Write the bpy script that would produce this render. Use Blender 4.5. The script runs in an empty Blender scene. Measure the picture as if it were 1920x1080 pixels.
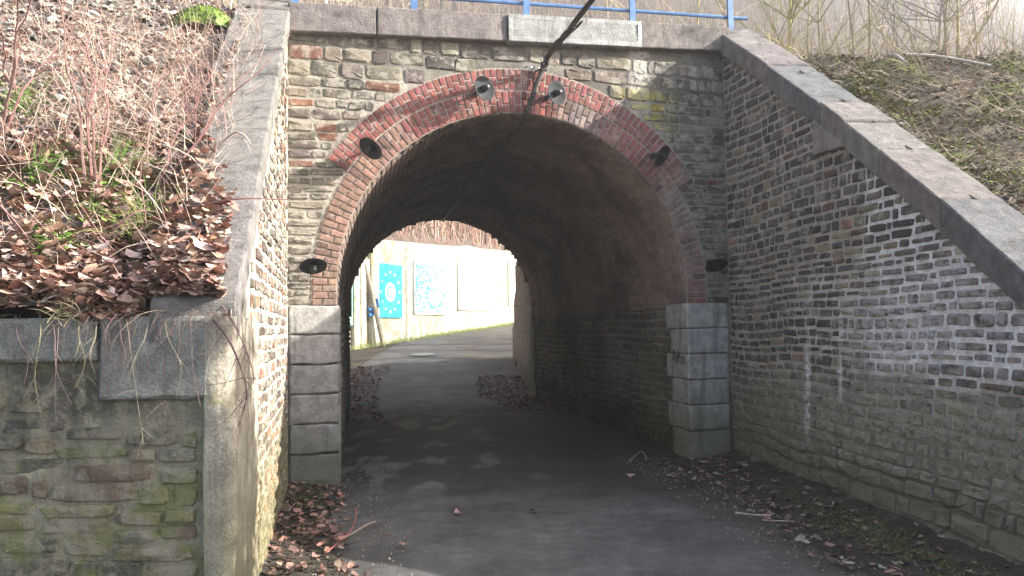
import bpy, math, random
import numpy as np
from math import sin, cos, pi, radians, sqrt, atan2, exp, floor
from mathutils import Vector, Matrix, noise, Euler
random.seed(11)
rnd = random.random
def U(a, b): return a + (b - a) * random.random()

# ------------------------------------------------------------------ camera
sc = bpy.context.scene
H = 1.5
cam_d = bpy.data.cameras.new('camera'); cam = bpy.data.objects.new('camera', cam_d)
sc.collection.objects.link(cam); sc.camera = cam
cam_d.sensor_width = 36; cam_d.lens = 28.125; cam_d.clip_end = 600; cam_d.clip_start = .05
PITCH, ROLL = radians(2.94), radians(-.9)
CR = Matrix.Rotation(pi/2 + PITCH, 3, 'X') @ Matrix.Rotation(ROLL, 3, 'Z')
cam.matrix_world = Matrix.Translation((0, 0, H)) @ CR.to_4x4()
CP = Vector((0, 0, H))

# ------------------------------------------------------------------ light
SUN_AZ, SUN_EL = -1.5, 25.5        # azimuth from +X towards +Y
w = bpy.data.worlds.new('World'); sc.world = w; w.use_nodes = True
nt = w.node_tree; nt.nodes.clear()
sky = nt.nodes.new('ShaderNodeTexSky'); sky.sky_type = 'NISHITA'; sky.sun_disc = False
sky.sun_elevation = radians(SUN_EL); sky.sun_rotation = radians(90 - SUN_AZ)
sky.dust_density = 3.0; sky.air_density = 1.0
bg = nt.nodes.new('ShaderNodeBackground'); bg.inputs[1].default_value = .115
wo = nt.nodes.new('ShaderNodeOutputWorld')
nt.links.new(sky.outputs[0], bg.inputs[0]); nt.links.new(bg.outputs[0], wo.inputs[0])
sd = bpy.data.lights.new('sun', 'SUN'); sd.energy = 5.0; sd.angle = radians(.5); sd.color = (1, .93, .84)
so = bpy.data.objects.new('sun', sd); sc.collection.objects.link(so)
Ldir = Vector((cos(radians(SUN_EL))*cos(radians(SUN_AZ)), cos(radians(SUN_EL))*sin(radians(SUN_AZ)), sin(radians(SUN_EL))))
so.rotation_euler = Ldir.to_track_quat('Z', 'Y').to_euler(); so.location = Ldir * 40
sc.view_settings.view_transform = 'Standard'; sc.view_settings.look = 'None'
sc.view_settings.gamma = 1; sc.view_settings.exposure = 2.2
sc.view_settings.use_curve_mapping = False

# ------------------------------------------------------------------ helpers
COL = sc.collection
def ray(px, py): return CR @ Vector(((px-960)/1500, -(py-540)/1500, -1))
def hit(px, py, p, n):
    d = ray(px, py); return CP + d * ((Vector(p)-CP).dot(n) / d.dot(n))
CRT = CR.transposed()
def proj(P):
    q = CRT @ (Vector(P) - CP)
    if q.z > -.05: return None
    return 960 + 1500*q.x/-q.z, 540 - 1500*q.y/-q.z, -q.z
def nz(x, y, z=0, s=1): return noise.noise(Vector((x*s, y*s, z*s)))
def fbm(x, y, z, s=1): return .6*nz(x, y, z, s) + .3*nz(x+7, y, z, s*2.3) + .15*nz(x, y+5, z, s*5.1)
def sstep(a, b, x):
    t = max(0, min(1, (x-a)/(b-a))); return t*t*(3-2*t)

def mesh_of(name, V, F, tint=None, smooth=False):
    me = bpy.data.meshes.new(name); me.from_pydata([tuple(v) for v in V], [], F)
    a = me.attributes.new('tint', 'FLOAT_COLOR', 'POINT')
    n = len(me.vertices)
    arr = np.ones((n, 4), dtype=np.float32)
    if tint is not None: arr[:, :3] = np.array(tint, dtype=np.float32).reshape(-1, 3)
    a.data.foreach_set('color', arr.ravel())
    if smooth: me.polygons.foreach_set('use_smooth', [True]*len(me.polygons))
    me.update(); return me
def ob(name, me, mat, parent=None, kind=None):
    o = bpy.data.objects.new(name, me); COL.objects.link(o)
    if mat and not me.materials: me.materials.append(mat)
    if parent:
        o.parent = parent; o.location = -parent.location
    if kind: o['kind'] = kind
    return o
def thing(name, loc, label, cat, group=None):
    o = bpy.data.objects.new(name, None); COL.objects.link(o); o.location = loc
    o.empty_display_size = .1
    o['label'] = label; o['category'] = cat
    if group: o['group'] = group
    return o
def tag(o, label, cat, group=None):
    o['label'] = label; o['category'] = cat
    if group: o['group'] = group
    return o

class MB:
    def __init__(s): s.V = []; s.F = []; s.T = []
    def add(s, V, F, tint=(1, 1, 1)):
        b = len(s.V); s.V += [tuple(v) for v in V]; s.F += [tuple(i+b for i in f) for f in F]
        s.T += [tint]*len(V)
    def hexa(s, p, tint=(1,1,1)):     # 8 points: bottom ring 0-3, top ring 4-7
        s.add(p, [(0,3,2,1), (4,5,6,7), (0,1,5,4), (1,2,6,5), (2,3,7,6), (3,0,4,7)], tint)
    def box(s, c, sx, sy, sz, R=None, tint=(1,1,1)):
        P = [Vector((x*sx/2, y*sy/2, z*sz/2)) for z in (-1, 1) for x, y in ((-1,-1),(1,-1),(1,1),(-1,1))]
        if R: P = [R @ p for p in P]
        s.hexa([Vector(c)+p for p in P], tint)
    def tube(s, pts, rad, n=5, tint=(1,1,1), cap=True):
        pts = [Vector(p) for p in pts]; b = len(s.V); m = len(pts)
        if not hasattr(rad, '__len__'): rad = [rad]*m
        prev = None
        for i, p in enumerate(pts):
            t = (pts[min(i+1, m-1)] - pts[max(i-1, 0)])
            if t.length < 1e-7: t = Vector((0,0,1))
            t.normalize()
            if prev is None:
                a = t.orthogonal().normalized()
            else:
                a = (prev - t*prev.dot(t)); a = a.normalized() if a.length > 1e-5 else t.orthogonal().normalized()
            prev = a; c = t.cross(a)
            for k in range(n):
                an = 2*pi*k/n; s.V.append(tuple(p + (a*cos(an) + c*sin(an))*rad[i])); s.T.append(tint)
        for i in range(m-1):
            for k in range(n):
                k2 = (k+1) % n
                s.F.append((b+i*n+k, b+i*n+k2, b+(i+1)*n+k2, b+(i+1)*n+k))
        if cap and n > 2:
            s.F.append(tuple(b+k for k in range(n))[::-1]); s.F.append(tuple(b+(m-1)*n+k for k in range(n)))
    def build(s, name, mat, parent=None, kind=None, smooth=False):
        return ob(name, mesh_of(name, s.V, s.F, s.T, smooth), mat, parent, kind)

# ------------------------------------------------------------------ materials
class NB:
    def __init__(s, name):
        s.m = bpy.data.materials.new(name); s.m.use_nodes = True; s.t = s.m.node_tree; s.t.nodes.clear()
        s.geo = s.n('ShaderNodeNewGeometry'); s.P = s.geo.outputs['Position']
    def n(s, t, **k):
        o = s.t.nodes.new(t)
        for a, b in k.items(): setattr(o, a, b)
        return o
    def set(s, sock, v):
        if hasattr(v, 'is_linked') or hasattr(v, 'links'): s.t.links.new(v, sock)
        else: sock.default_value = v
    def math(s, op, a, b=0.0, clamp=False):
        o = s.n('ShaderNodeMath', operation=op, use_clamp=clamp); s.set(o.inputs[0], a); s.set(o.inputs[1], b); return o.outputs[0]
    def noise(s, scale, detail=4, rough=.55, vec=None, dist=0, off=None):
        o = s.n('ShaderNodeTexNoise'); v = vec or s.P
        if off is not None:
            q = s.n('ShaderNodeVectorMath', operation='ADD'); s.set(q.inputs[0], v); q.inputs[1].default_value = off; v = q.outputs[0]
        s.set(o.inputs['Vector'], v); o.inputs['Scale'].default_value = scale
        o.inputs['Detail'].default_value = detail; o.inputs['Roughness'].default_value = rough
        o.inputs['Distortion'].default_value = dist; return o.outputs['Fac']
    def stretch(s, v3, rotz=0):
        o = s.n('ShaderNodeMapping'); s.set(o.inputs['Vector'], s.P); o.inputs['Scale'].default_value = v3
        o.inputs['Rotation'].default_value = (0, 0, rotz); return o.outputs[0]
    def ramp(s, f, a, b):
        o = s.n('ShaderNodeMapRange', interpolation_type='SMOOTHSTEP'); s.set(o.inputs['Value'], f)
        s.set(o.inputs['From Min'], a); s.set(o.inputs['From Max'], b); return o.outputs[0]
    def mix(s, f, a, b, mode='MIX'):
        o = s.n('ShaderNodeMix', data_type='RGBA', blend_type=mode); s.set(o.inputs[0], f)
        for sock, v in ((o.inputs[6], a), (o.inputs[7], b)):
            if isinstance(v, tuple): v = (*v[:3], 1)
            s.set(sock, v)
        return o.outputs[2]
    def dot(s, d, c=0.0):
        o = s.n('ShaderNodeVectorMath', operation='DOT_PRODUCT'); s.set(o.inputs[0], s.P); o.inputs[1].default_value = d
        return s.math('SUBTRACT', o.outputs['Value'], c)
    def band(s, x, lo, hi, soft, nzv=None, na=0):
        if nzv is not None: x = s.math('ADD', x, s.math('MULTIPLY', s.math('SUBTRACT', nzv, .5), na))
        return s.math('MULTIPLY', s.ramp(x, lo-soft, lo+soft), s.math('SUBTRACT', 1, s.ramp(x, hi-soft, hi+soft)))
    def tint(s):
        a = s.n('ShaderNodeAttribute', attribute_name='tint'); oi = s.n('ShaderNodeObjectInfo')
        return s.mix(1.0, a.outputs['Color'], oi.outputs['Color'], 'MULTIPLY')
    def vary(s, col, scale, lo, hi, detail=5):
        f = s.noise(scale, detail, .6); o = s.n('ShaderNodeMapRange'); s.set(o.inputs[0], f)
        o.inputs[1].default_value = .3; o.inputs[2].default_value = .7; o.inputs[3].default_value = lo; o.inputs[4].default_value = hi
        c = s.n('ShaderNodeCombineColor')
        for i in range(3): s.t.links.new(o.outputs[0], c.inputs[i])
        return s.mix(1.0, col, c.outputs[0], 'MULTIPLY')
    def bump(s, h, strength, dist=.01, nrm=None):
        o = s.n('ShaderNodeBump'); o.inputs['Strength'].default_value = strength; o.inputs['Distance'].default_value = dist
        s.set(o.inputs['Height'], h)
        if nrm is not None: s.set(o.inputs['Normal'], nrm)
        return o.outputs[0]
    def out(s, col, rough=.9, nrm=None, metal=0, spec=.3):
        p = s.n('ShaderNodeBsdfPrincipled'); 
        if isinstance(col, tuple): col = (*col[:3], 1)
        s.set(p.inputs['Base Color'], col); s.set(p.inputs['Roughness'], rough); p.inputs['Metallic'].default_value = metal
        p.inputs['Specular IOR Level'].default_value = spec
        if nrm is not None: s.set(p.inputs['Normal'], nrm)
        o = s.n('ShaderNodeOutputMaterial'); s.t.links.new(p.outputs[0], o.inputs[0]); return s.m

def masonry(name, smear=(.3, .28, .24), smear_t=(.52, .64), smear_amt=.8, lichen=None, stains=(), rough=.9, bs=.5, fine=60, dirtz=None, soot=None, streak=0):
    b = NB(name); c = b.tint()
    c = b.vary(c, 9, .7, 1.3); c = b.vary(c, fine, .72, 1.28)
    if smear:
        f = b.math('MULTIPLY', b.ramp(b.noise(7, 6, .68), *smear_t), smear_amt)
        c = b.mix(f, c, smear)
    if soot:
        f = b.ramp(b.noise(1.1, 4, .6, off=(3, 9, 2)), .40, .62)
        c = b.mix(b.math('MULTIPLY', f, soot), c, (.02, .018, .018))
    if streak:
        f = b.ramp(b.noise(1.0, 5, .65, vec=b.stretch((9, 9, 1.1))), .5, .68)
        c = b.mix(b.math('MULTIPLY', f, streak), c, (.05, .048, .042))
        f = b.ramp(b.noise(1.0, 5, .65, vec=b.stretch((11, 11, 1.6)), off=(5, 5, 5)), .56, .68)
        c = b.mix(b.math('MULTIPLY', f, streak*.7), c, (.33, .315, .285))
    if dirtz:      # damp dark/green foot of wall: algae and splash dirt
        z = b.dot((0, 0, 1)); f = b.math('SUBTRACT', 1, b.ramp(b.math('ADD', z, b.math('MULTIPLY', b.noise(2.2, 4), -.5)), dirtz[0], dirtz[1]))
        c = b.mix(b.math('MULTIPLY', f, .7), c, dirtz[2])
    for (d, cc, hw, z0, z1, col, amt, nsc, na) in stains:
        x = b.dot(d, cc); f = b.band(x, -hw, hw, hw*.6+.01, b.noise(nsc, 5, .7), na)
        f = b.math('MULTIPLY', f, b.band(b.dot((0, 0, 1)), z0, z1, .12, b.noise(4, 4, .6, off=(5, 1, 2)), .4))
        f = b.math('MULTIPLY', f, b.ramp(b.noise(14, 4, .7, off=(2, 2, 8)), .36, .56))
        c = b.mix(b.math('MULTIPLY', f, amt), c, col)
    if lichen:
        f = b.math('MULTIPLY', b.ramp(b.noise(lichen[1], 6, .7, off=(11, 3, 5)), lichen[2], lichen[2]+.1), lichen[3])
        c = b.mix(f, c, lichen[0])
    h = b.math('ADD', b.noise(28, 7, .75), b.math('MULTIPLY', b.noise(130, 3, .6), .4))
    return b.out(c, rough, b.bump(h, min(1, bs*1.6), .022))

def simple(name, col, rough=.8, vs=20, lo=.8, hi=1.2, bs=0, bscale=60, metal=0, spec=.3, tinted=False):
    b = NB(name); c = b.tint() if tinted else tuple(col)
    if not tinted:
        c = b.mix(0, (*col, 1), (*col, 1))
    c = b.vary(c, vs, lo, hi)
    n = b.bump(b.noise(bscale, 5, .65), bs, .01) if bs else None
    return b.out(c, rough, n, metal, spec)

MORT = (.31, .29, .25)
FU = Vector((.9529, .3032, 0)); F0 = Vector((-1.756, 8.054, 0)); FN = Vector((.3032, -.9529, 0)); UP = Vector((0, 0, 1))
def FP(u, z, d=0): return F0 + FU*u + UP*z + FN*d
fdot = tuple(FU); f00 = F0.dot(FU)
_p = F0+FU*3.965+Vector((-.19, 1, 0))*1.15; TD0 = _p.x*-.1865+_p.y*.9824
M_face = masonry('facing_masonry', MORT, (.48, .6), .8, lichen=((.22, .2, .03), 3.0, .68, .6), dirtz=(.0, .9, (.05, .055, .03)),
    stains=[(fdot, f00+3.42, .12, 3.9, 4.75, (.5, .47, .43), .75, 9, .12), (fdot, f00+3.45, .35, 3.7, 4.25, (.33, .3, .03), .6, 5, .35),
            (fdot, f00-.2, .35, 1.8, 3.0, (.34, .31, .26), .55, 5, .2)])
M_ring = masonry('ring_brick', (.34, .28, .25), (.52, .66), .6, lichen=((.07, .08, .02), 9.0, .69, .7))
M_mort = masonry('mortar', None, lichen=((.2, .19, .05), 4, .68, .4), dirtz=(.0, .8, (.06, .06, .04)), bs=.8,
    stains=[(fdot, f00+3.42, .12, 3.9, 4.75, (.5, .47, .43), .75, 9, .12)])
M_vault = masonry('vault_brick', (.24, .21, .19), (.5, .66), .55, soot=.5, bs=.6, lichen=((.34, .31, .28), 2.2, .60, .45))
M_side = masonry('side_wall_stone', (.22, .21, .18), (.5, .64), .6, soot=.45, stains=[((-.1865, .9824, 0), TD0, .45, .1, 1.2, (.14, .145, .06), .4, 3, .8)], lichen=((.06, .075, .015), 1.6, .56, .65), dirtz=(-.1, .5, (.025, .028, .015)))
WHITE = (.62, .62, .64)
M_wing = masonry('wing_wall_stone', (.31, .29, .26), (.51, .63), .65, lichen=((.22, .22, .06), 4.0, .70, .5), dirtz=(.1, 1.25, (.115, .115, .08)),
    stains=[((0, 1, 0), 7.62, .045, .45, 1.35, WHITE, .95, 6, .05), ((0, 1, 0), 7.05, .03, .9, 1.5, WHITE, .85, 6, .05),
            ((0, 1, 0), 6.35, .5, 1.0, 1.7, (.5, .5, .5), .4, 5, .4), ((0, 1, 0), 5.7, .9, 1.15, 2.0, (.6, .6, .61), .35, 7, .5), ((0, 1, 0), 6.2, 2.4, .35, 1.0, (.27, .26, .22), .7, 2.5, 1.0)])
M_left = masonry('lime_washed_stone', (.5, .46, .38), (.46, .60), .65, lichen=((.36, .33, .1), 3.2, .62, .5), dirtz=(-.1, .9, (.16, .15, .07)))
M_plaster = masonry('old_render', (.42, .38, .3), (.5, .62), .6, lichen=((.3, .29, .1), 3, .6, .5), dirtz=(-.1, 1.0, (.17, .16, .09)), bs=.7)
M_rubble = masonry('rubble_stone', (.30, .275, .205), (.42, .56), .85, lichen=((.17, .18, .05), 2.6, .52, .6), streak=.35, bs=.9,
    stains=[((1, 0, 0), -2.0, .3, 1.05, 1.4, (.03, .03, .027), .7, 3, .4)])
M_coping = masonry('coping_stone', (.30, .28, .27), (.55, .7), .35, streak=.4, lichen=((.03, .03, .03), 2.0, .58, .55), bs=.6, fine=90)
M_quoin = masonry('quoin_stone', streak=.5, smear=(.17, .17, .165), smear_t=(.50, .66), smear_amt=.55, lichen=((.28, .3, .03), 2.4, .70, .6), dirtz=(-.05, .55, (.10, .105, .06)), bs=.9, fine=90)
M_slab = masonry('capping_slab', (.3, .3, .26), (.5, .65), .5, streak=.35, lichen=((.06, .06, .05), 1.9, .57, .6), bs=.7, fine=90)
M_conc = masonry('concrete_wall', (.6, .59, .54), (.5, .65), .5, lichen=((.4, .4, .18), .8, .52, .6), bs=.3,
    stains=[((.44, .9, 0), U(30, 31), .35, 1, 5, (.25, .24, .2), .5, 1.5, .5)])
M_blue = simple('blue_paint', (.075, .16, .33), .55, 9, .7, 1.3)
M_blk = simple('black_enamel', (.018, .02, .022), .45, 15, .7, 1.4, spec=.4)
M_blkin = simple('grey_black_enamel', (.032, .036, .039), .8, 12, .7, 1.3, spec=.15)
M_cable = simple('cable_rubber', (.045, .038, .034), .6, 40, .6, 1.5)
M_metal = simple('bright_metal', (.6, .6, .6), .25, 20, .8, 1.1, metal=1)
M_iron = simple('rusty_iron', (.10, .085, .075), .8, 50, .6, 1.4)
M_leaf = simple('dead_leaf', (1,1,1), .9, 60, .7, 1.25, tinted=True, spec=.08)
M_twig = simple('twig_bark', (1,1,1), .8, 30, .75, 1.25, tinted=True)
M_green = simple('green_plant', (1,1,1), .6, 30, .75, 1.25, tinted=True)
M_scree = simple('slate_scree', (1,1,1), .8, 15, .7, 1.3, bs=.5, tinted=True)
M_bark = simple('tree_bark', (1,1,1), .9, 6, .7, 1.3, tinted=True)
M_paint = simple('mural_paint', (1,1,1), .6, 2, .9, 1.1, tinted=True)

def soil_mat(name, c1, c2, c3=None, t3=.6, moss=None):
    b = NB(name); c = b.mix(b.ramp(b.noise(3, 6, .7), .4, .6), c1, c2)
    if c3: c = b.mix(b.ramp(b.noise(14, 5, .7, off=(4, 4, 4)), t3, t3+.08), c, c3)
    if moss: c = b.mix(b.math('MULTIPLY', b.ramp(b.noise(moss[1], 5, .7, off=(9, 1, 4)), moss[2], moss[2]+.09), .9), c, moss[0])
    c = b.vary(c, 50, .6, 1.4)
    h = b.math('ADD', b.noise(12, 6, .75), b.math('MULTIPLY', b.noise(60, 4, .7), .4))
    return b.out(c, .95, b.bump(h, .9, .04))
M_soil = soil_mat('bank_soil', (.13, .105, .09), (.24, .2, .17), (.34, .29, .25), .55)
M_soilr = soil_mat('mossy_bank_soil', (.06, .052, .04), (.13, .11, .085), (.2, .17, .14), .6, moss=((.09, .115, .015), 1.5, .53))
M_ground = soil_mat('ground_soil', (.035, .03, .024), (.06, .052, .04), (.1, .085, .07), .62, moss=((.05, .07, .012), 2.0, .6))
M_hill = soil_mat('leafy_hillside', (.08, .06, .05), (.13, .1, .085), (.19, .15, .125), .55)
M_ballast = soil_mat('track_bed', (.12, .11, .1), (.2, .18, .16))

def road_mat():
    b = NB('old_asphalt'); c = b.mix(b.ramp(b.noise(1.3, 5, .6), .35, .65), (.058, .058, .058), (.088, .087, .086))
    # black damp film inside the tunnel mouth, with paler islands
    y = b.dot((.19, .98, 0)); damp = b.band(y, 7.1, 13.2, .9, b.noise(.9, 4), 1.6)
    isl = b.ramp(b.noise(1.7, 3, .45, vec=b.stretch((1.2, .42, 1), .15), off=(3.4, 1.7, 0), dist=.25), .51, .60)
    ctr = b.band(b.dot((1, .19, 0)), -1.1, 1.7, .5)
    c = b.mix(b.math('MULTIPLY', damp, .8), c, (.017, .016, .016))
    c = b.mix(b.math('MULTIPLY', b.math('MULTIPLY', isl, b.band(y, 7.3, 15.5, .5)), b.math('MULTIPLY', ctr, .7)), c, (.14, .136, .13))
    # side dirt
    ds = b.ramp(b.math('ADD', b.math('ABSOLUTE', b.dot((1, .16, 0), .95)), b.math('MULTIPLY', b.noise(2, 5, .65), .8)), 1.75, 2.2)
    c = b.mix(b.math('MULTIPLY', ds, .6), c, (.045, .038, .03))
    sp = b.n('ShaderNodeTexVoronoi'); b.set(sp.inputs['Vector'], b.P); sp.inputs['Scale'].default_value = 55
    c = b.mix(b.math('MULTIPLY', b.math('SUBTRACT', 1, b.ramp(sp.outputs['Distance'], .12, .3)), b.math('MULTIPLY', b.ramp(b.noise(2.2, 6, .7), .42, .62), .5)), c, (.24, .23, .22))
    c = b.vary(c, 110, .55, 1.5); c = b.vary(c, 7, .75, 1.25); c = b.vary(c, 1.7, .72, 1.28)
    # cracks
    v = b.n('ShaderNodeTexVoronoi', feature='DISTANCE_TO_EDGE'); b.set(v.inputs['Vector'], b.stretch((.9, .5, 1), .3)); v.inputs['Scale'].default_value = 1.0
    ck = b.math('MULTIPLY', b.math('MULTIPLY', b.math('SUBTRACT', 1, b.ramp(v.outputs[0], .0, .006)), b.ramp(b.noise(1.1, 4, .6, off=(7, 7, 7)), .52, .62)), .4)
    c = b.mix(ck, c, (.015, .015, .015))
    h = b.math('ADD', b.noise(140, 4, .7), b.math('MULTIPLY', b.noise(3, 4, .6), 1.2))
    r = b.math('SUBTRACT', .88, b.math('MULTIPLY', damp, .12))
    return b.out(c, r, b.bump(h, .45, .012), spec=.3)
M_road = road_mat()

# ------------------------------------------------------------------ piece system
def rounded_piece(seed, npt=8, jit=.06, corner=.2, dome=.12, inset=.1):
    r = random.Random(seed); out = []
    base = [(-.5+corner, -.5), (.5-corner, -.5), (.5, -.5+corner*1.4), (.5, .5-corner*1.4), (.5-corner, .5), (-.5+corner, .5), (-.5, .5-corner*1.4), (-.5, -.5+corner*1.4)]
    if corner*1.4 > .45: base = [(x, max(-.42, min(.42, y)) if abs(x) == .5 else y) for x, y in base]
    base = [(x + r.uniform(-jit, jit), y + r.uniform(-jit, jit)) for x, y in base]
    V = [(x, y, -.6) for x, y in base]
    V += [(x*1.0, y*1.0, .45 + r.uniform(-dome, dome)*.6) for x, y in base]
    V += [(x*(1-inset*1.6)+r.uniform(-jit, jit)*.5, y*(1-inset*2.6)+r.uniform(-jit, jit)*.5, .85 + r.uniform(-dome, dome)) for x, y in base]
    V.append((r.uniform(-.15, .15), r.uniform(-.1, .1), 1.0 + r.uniform(-dome, dome)))
    n = 8; F = []
    for k in range(n):
        k2 = (k+1) % n
        F.append((k, k2, n+k2, n+k)); F.append((n+k, n+k2, 2*n+k2, 2*n+k)); F.append((2*n+k, 2*n+k2, 3*n))
    return V, F
def rough_piece(seed, jit=.05, corner=.1, dome=.25, inset=.06, n=12):
    """irregular split stone: 12-point outline, broken face"""
    r = random.Random(seed); base = []
    for k in range(n):
        a = 2*pi*(k+.5)/n; c, s_ = cos(a), sin(a); e = 2/(7 if corner < .12 else 4.5)
        x = .5*math.copysign(abs(c)**e, c); y = .5*math.copysign(abs(s_)**e, s_); base.append((x+r.uniform(-jit, jit)*.8, y+r.uniform(-jit, jit)*1.3))
    V = [(x, y, -.6) for x, y in base] + [(x, y, .3+r.uniform(-.3, .4)) for x, y in base]
    V += [(x*(1-inset*1.6)+r.uniform(-jit, jit)*.5, y*(1-inset*3)+r.uniform(-jit, jit)*.5, .8+r.uniform(-dome, dome)) for x, y in base]
    V.append((r.uniform(-.2, .2), r.uniform(-.15, .15), 1+r.uniform(-dome, dome)*1.5)); F = []
    for k in range(n):
        k2 = (k+1) % n; F.append((k, k2, n+k2, n+k)); F.append((n+k, n+k2, 2*n+k2, 2*n+k)); F.append((2*n+k, 2*n+k2, 3*n))
    return V, F
def leaf_piece(seed):
    r = random.Random(seed); n = 9; V = []; 
    c1, c2 = r.uniform(-1.1, 2.0), r.uniform(-.6, 1.2)
    for i in range(n):
        a = 2*pi*i/n + r.uniform(-.15, .15); rr = (.5 if i % 2 == 0 else .40)*r.uniform(.85, 1.1)
        x, y = rr*cos(a)*1.15, rr*sin(a)
        V.append((x, y, c1*y*y*1.4 + c2*x*x + r.uniform(-.05, .05)))
    V.append((0, 0, -.03))
    F = [(i, (i+1) % n, n) for i in range(n)]
    return V, F
def rock_piece(seed):
    r = random.Random(seed); V = []; n = 6
    for z, k in ((-.5, .8), (.1, 1.0), (.5, .6)):
        for i in range(n):
            a = 2*pi*i/n + r.uniform(-.2, .2); V.append((.5*k*cos(a)*r.uniform(.7, 1.1), .5*k*sin(a)*r.uniform(.7, 1.1), z*r.uniform(.7, 1.1)))
    F = []
    for j in range(2):
        for i in range(n): F.append((j*n+i, j*n+(i+1) % n, (j+1)*n+(i+1) % n, (j+1)*n+i))
    F.append(tuple(2*n+i for i in range(n))); return V, F
LIB = {}
LIB['stone'] = [rough_piece(i, jit=.045, dome=.4) for i in range(20)]
LIB['rubble'] = [rough_piece(50+i, jit=.06, corner=.1, dome=.16, inset=.04) for i in range(14)]
LIB['brick'] = [rounded_piece(100+i, jit=.018, corner=.05, dome=.06, inset=.05) for i in range(10)]
LIB['leaf'] = [leaf_piece(200+i) for i in range(12)]
LIB['rock'] = [rock_piece(300+i) for i in range(10)]
LIBME = {}
class Pieces:
    def __init__(s, lib): s.lib = lib; s.L = []
    def put(s, pos, x, y, z, sx, sy, sz, col):
        M = Matrix(((x.x*sx, y.x*sy, z.x*sz, pos.x), (x.y*sx, y.y*sy, z.y*sz, pos.y), (x.z*sx, y.z*sy, z.z*sz, pos.z), (0, 0, 0, 1)))
        s.L.append((random.randrange(len(LIB[s.lib])), M, tuple(col), sx, sy, z))
    def emit(s, name, mat, parent, nmax=300, minpx=9, vis=None, smooth=False, stuffname=None):
        sc_ = []
        for i, (k, M, c, sx, sy, zz) in enumerate(s.L):
            p = M.translation; q = proj(p); a = 0
            if q and -10 < q[0] < 1930 and -10 < q[1] < 1090 and (vis is None or vis(p)):
                vx = M.col[0].to_3d(); vy = M.col[1].to_3d()
                a1 = proj(p+vx*.5); a2 = proj(p-vx*.5); b1 = proj(p+vy*.5); b2 = proj(p-vy*.5)
                if a1 and a2 and b1 and b2:
                    ux, uy = a1[0]-a2[0], a1[1]-a2[1]; wx, wy = b1[0]-b2[0], b1[1]-b2[1]
                    area = abs(ux*wy-uy*wx); ext = max(sqrt(ux*ux+uy*uy), sqrt(wx*wx+wy*wy))
                    if ext >= minpx: a = area
            sc_.append((a, i))
        sc_.sort(reverse=True)
        ind = [i for a, i in sc_[:nmax] if a > 0]; indset = set(ind)
        inv = Matrix.Translation(-parent.location)
        for i in ind:
            k, M, c, *_ = s.L[i]; key = (s.lib, k, mat.name)
            if key not in LIBME:
                V, F = LIB[s.lib][k]; me = mesh_of(name, V, F, None, smooth); me.materials.append(mat); LIBME[key] = me
            o = bpy.data.objects.new(name, LIBME[key]); COL.objects.link(o); o.parent = parent
            o.matrix_basis = inv @ M; o.color = (*c, 1)
        rest = [e for i, e in enumerate(s.L) if i not in indset]
        if rest:
            Vs = []; Fs = []; Ts = []; b = 0
            libV = [np.c_[np.array(v), np.ones(len(v))] for v, f in LIB[s.lib]]
            for k, M, c, *_ in rest:
                v = (libV[k] @ np.array(M).T)[:, :3]; Vs.append(v); Ts.append(np.tile(c, (len(v), 1)))
                Fs += [tuple(j+b for j in f) for f in LIB[s.lib][k][1]]; b += len(v)
            me = mesh_of(stuffname or name, np.vstack(Vs).tolist(), Fs, np.vstack(Ts), smooth); me.materials.append(mat)
            ob(stuffname or name, me, mat, parent, 'stuff')

def jitc(c, a=.2, h=.06):
    k = 1 + U(-a, a); return tuple(max(.004, v*k*(1+U(-h, h))) for v in c)
def stone_col(kind='mix'):
    r = rnd()
    if r < .62: return jitc((.085, .078, .072), .35)
    if r < .80: return jitc((.12, .105, .085), .25)
    if r < .90: return jitc((.13, .075, .055), .3)
    if r < .94: return jitc((.2, .1, .07), .2)
    return jitc((.2, .18, .14), .2)

# lay irregular coursed stone on a surface S(u, v, d) -> point; span(v) -> list of (u0, u1)
def lay(pc, S, v0, v1, span, ch=(.085, .12), ln=(.12, .34), gap=.017, thick=(.02, .035), col=stone_col, chf=None, jv=.006, skip=0.0, waves=.012, seed=0):
    v = v0; 
    while v < v1 - .03:
        h = U(*ch) if chf is None else chf(v)
        if v + h > v1: h = v1 - v
        ofs = U(0, 9)
        for (a, b) in span(v + h/2):
            u = a
            while u < b - .02:
                l = U(*ln) * (1.25 if h > .13 else 1)
                if rnd() < .12: l *= .55
                if b - u - l < ln[0]*.6: l = b - u
                if rnd() >= skip:
                    uc = u + l/2; dv = waves*nz(uc*.9, ofs*0+v*.4, seed)*1.6
                    vc = v + h/2 + dv + U(-jv, jv)
                    p = S(uc, vc, 0); eu = (S(uc+.02, vc, 0)-p).normalized(); ev = (S(uc, vc+.02, 0)-p).normalized(); en = eu.cross(ev).normalized()
                    if en.dot(S(uc, vc, .05)-p) < 0: en = -en; eu = -eu
                    an = U(-.025, .025); eu, ev = eu*cos(an)+ev*sin(an), ev*cos(an)-eu*sin(an)
                    pc.put(p, eu, ev, en, max(.03, l-gap*U(.7, 1.6)), max(.025, h-gap*U(.7, 1.7)), U(*thick), col())
                u += l
        v += h

def grid(name, nu, nv, fn, mat, parent=None, kind=None, tintf=None, keep=None, smooth=True):
    V = []; T = []; F = []
    for j in range(nv+1):
        for i in range(nu+1):
            p = fn(i/nu, j/nv); V.append(tuple(p)); T.append(tintf(i/nu, j/nv) if tintf else (1,1,1))
    for j in range(nv):
        for i in range(nu):
            if keep is None or keep((i+.5)/nu, (j+.5)/nv):
                a = j*(nu+1)+i; F.append((a, a+1, a+nu+2, a+nu+1))
    me = mesh_of(name, V, F, T, smooth); return ob(name, me, mat, parent, kind)

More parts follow.
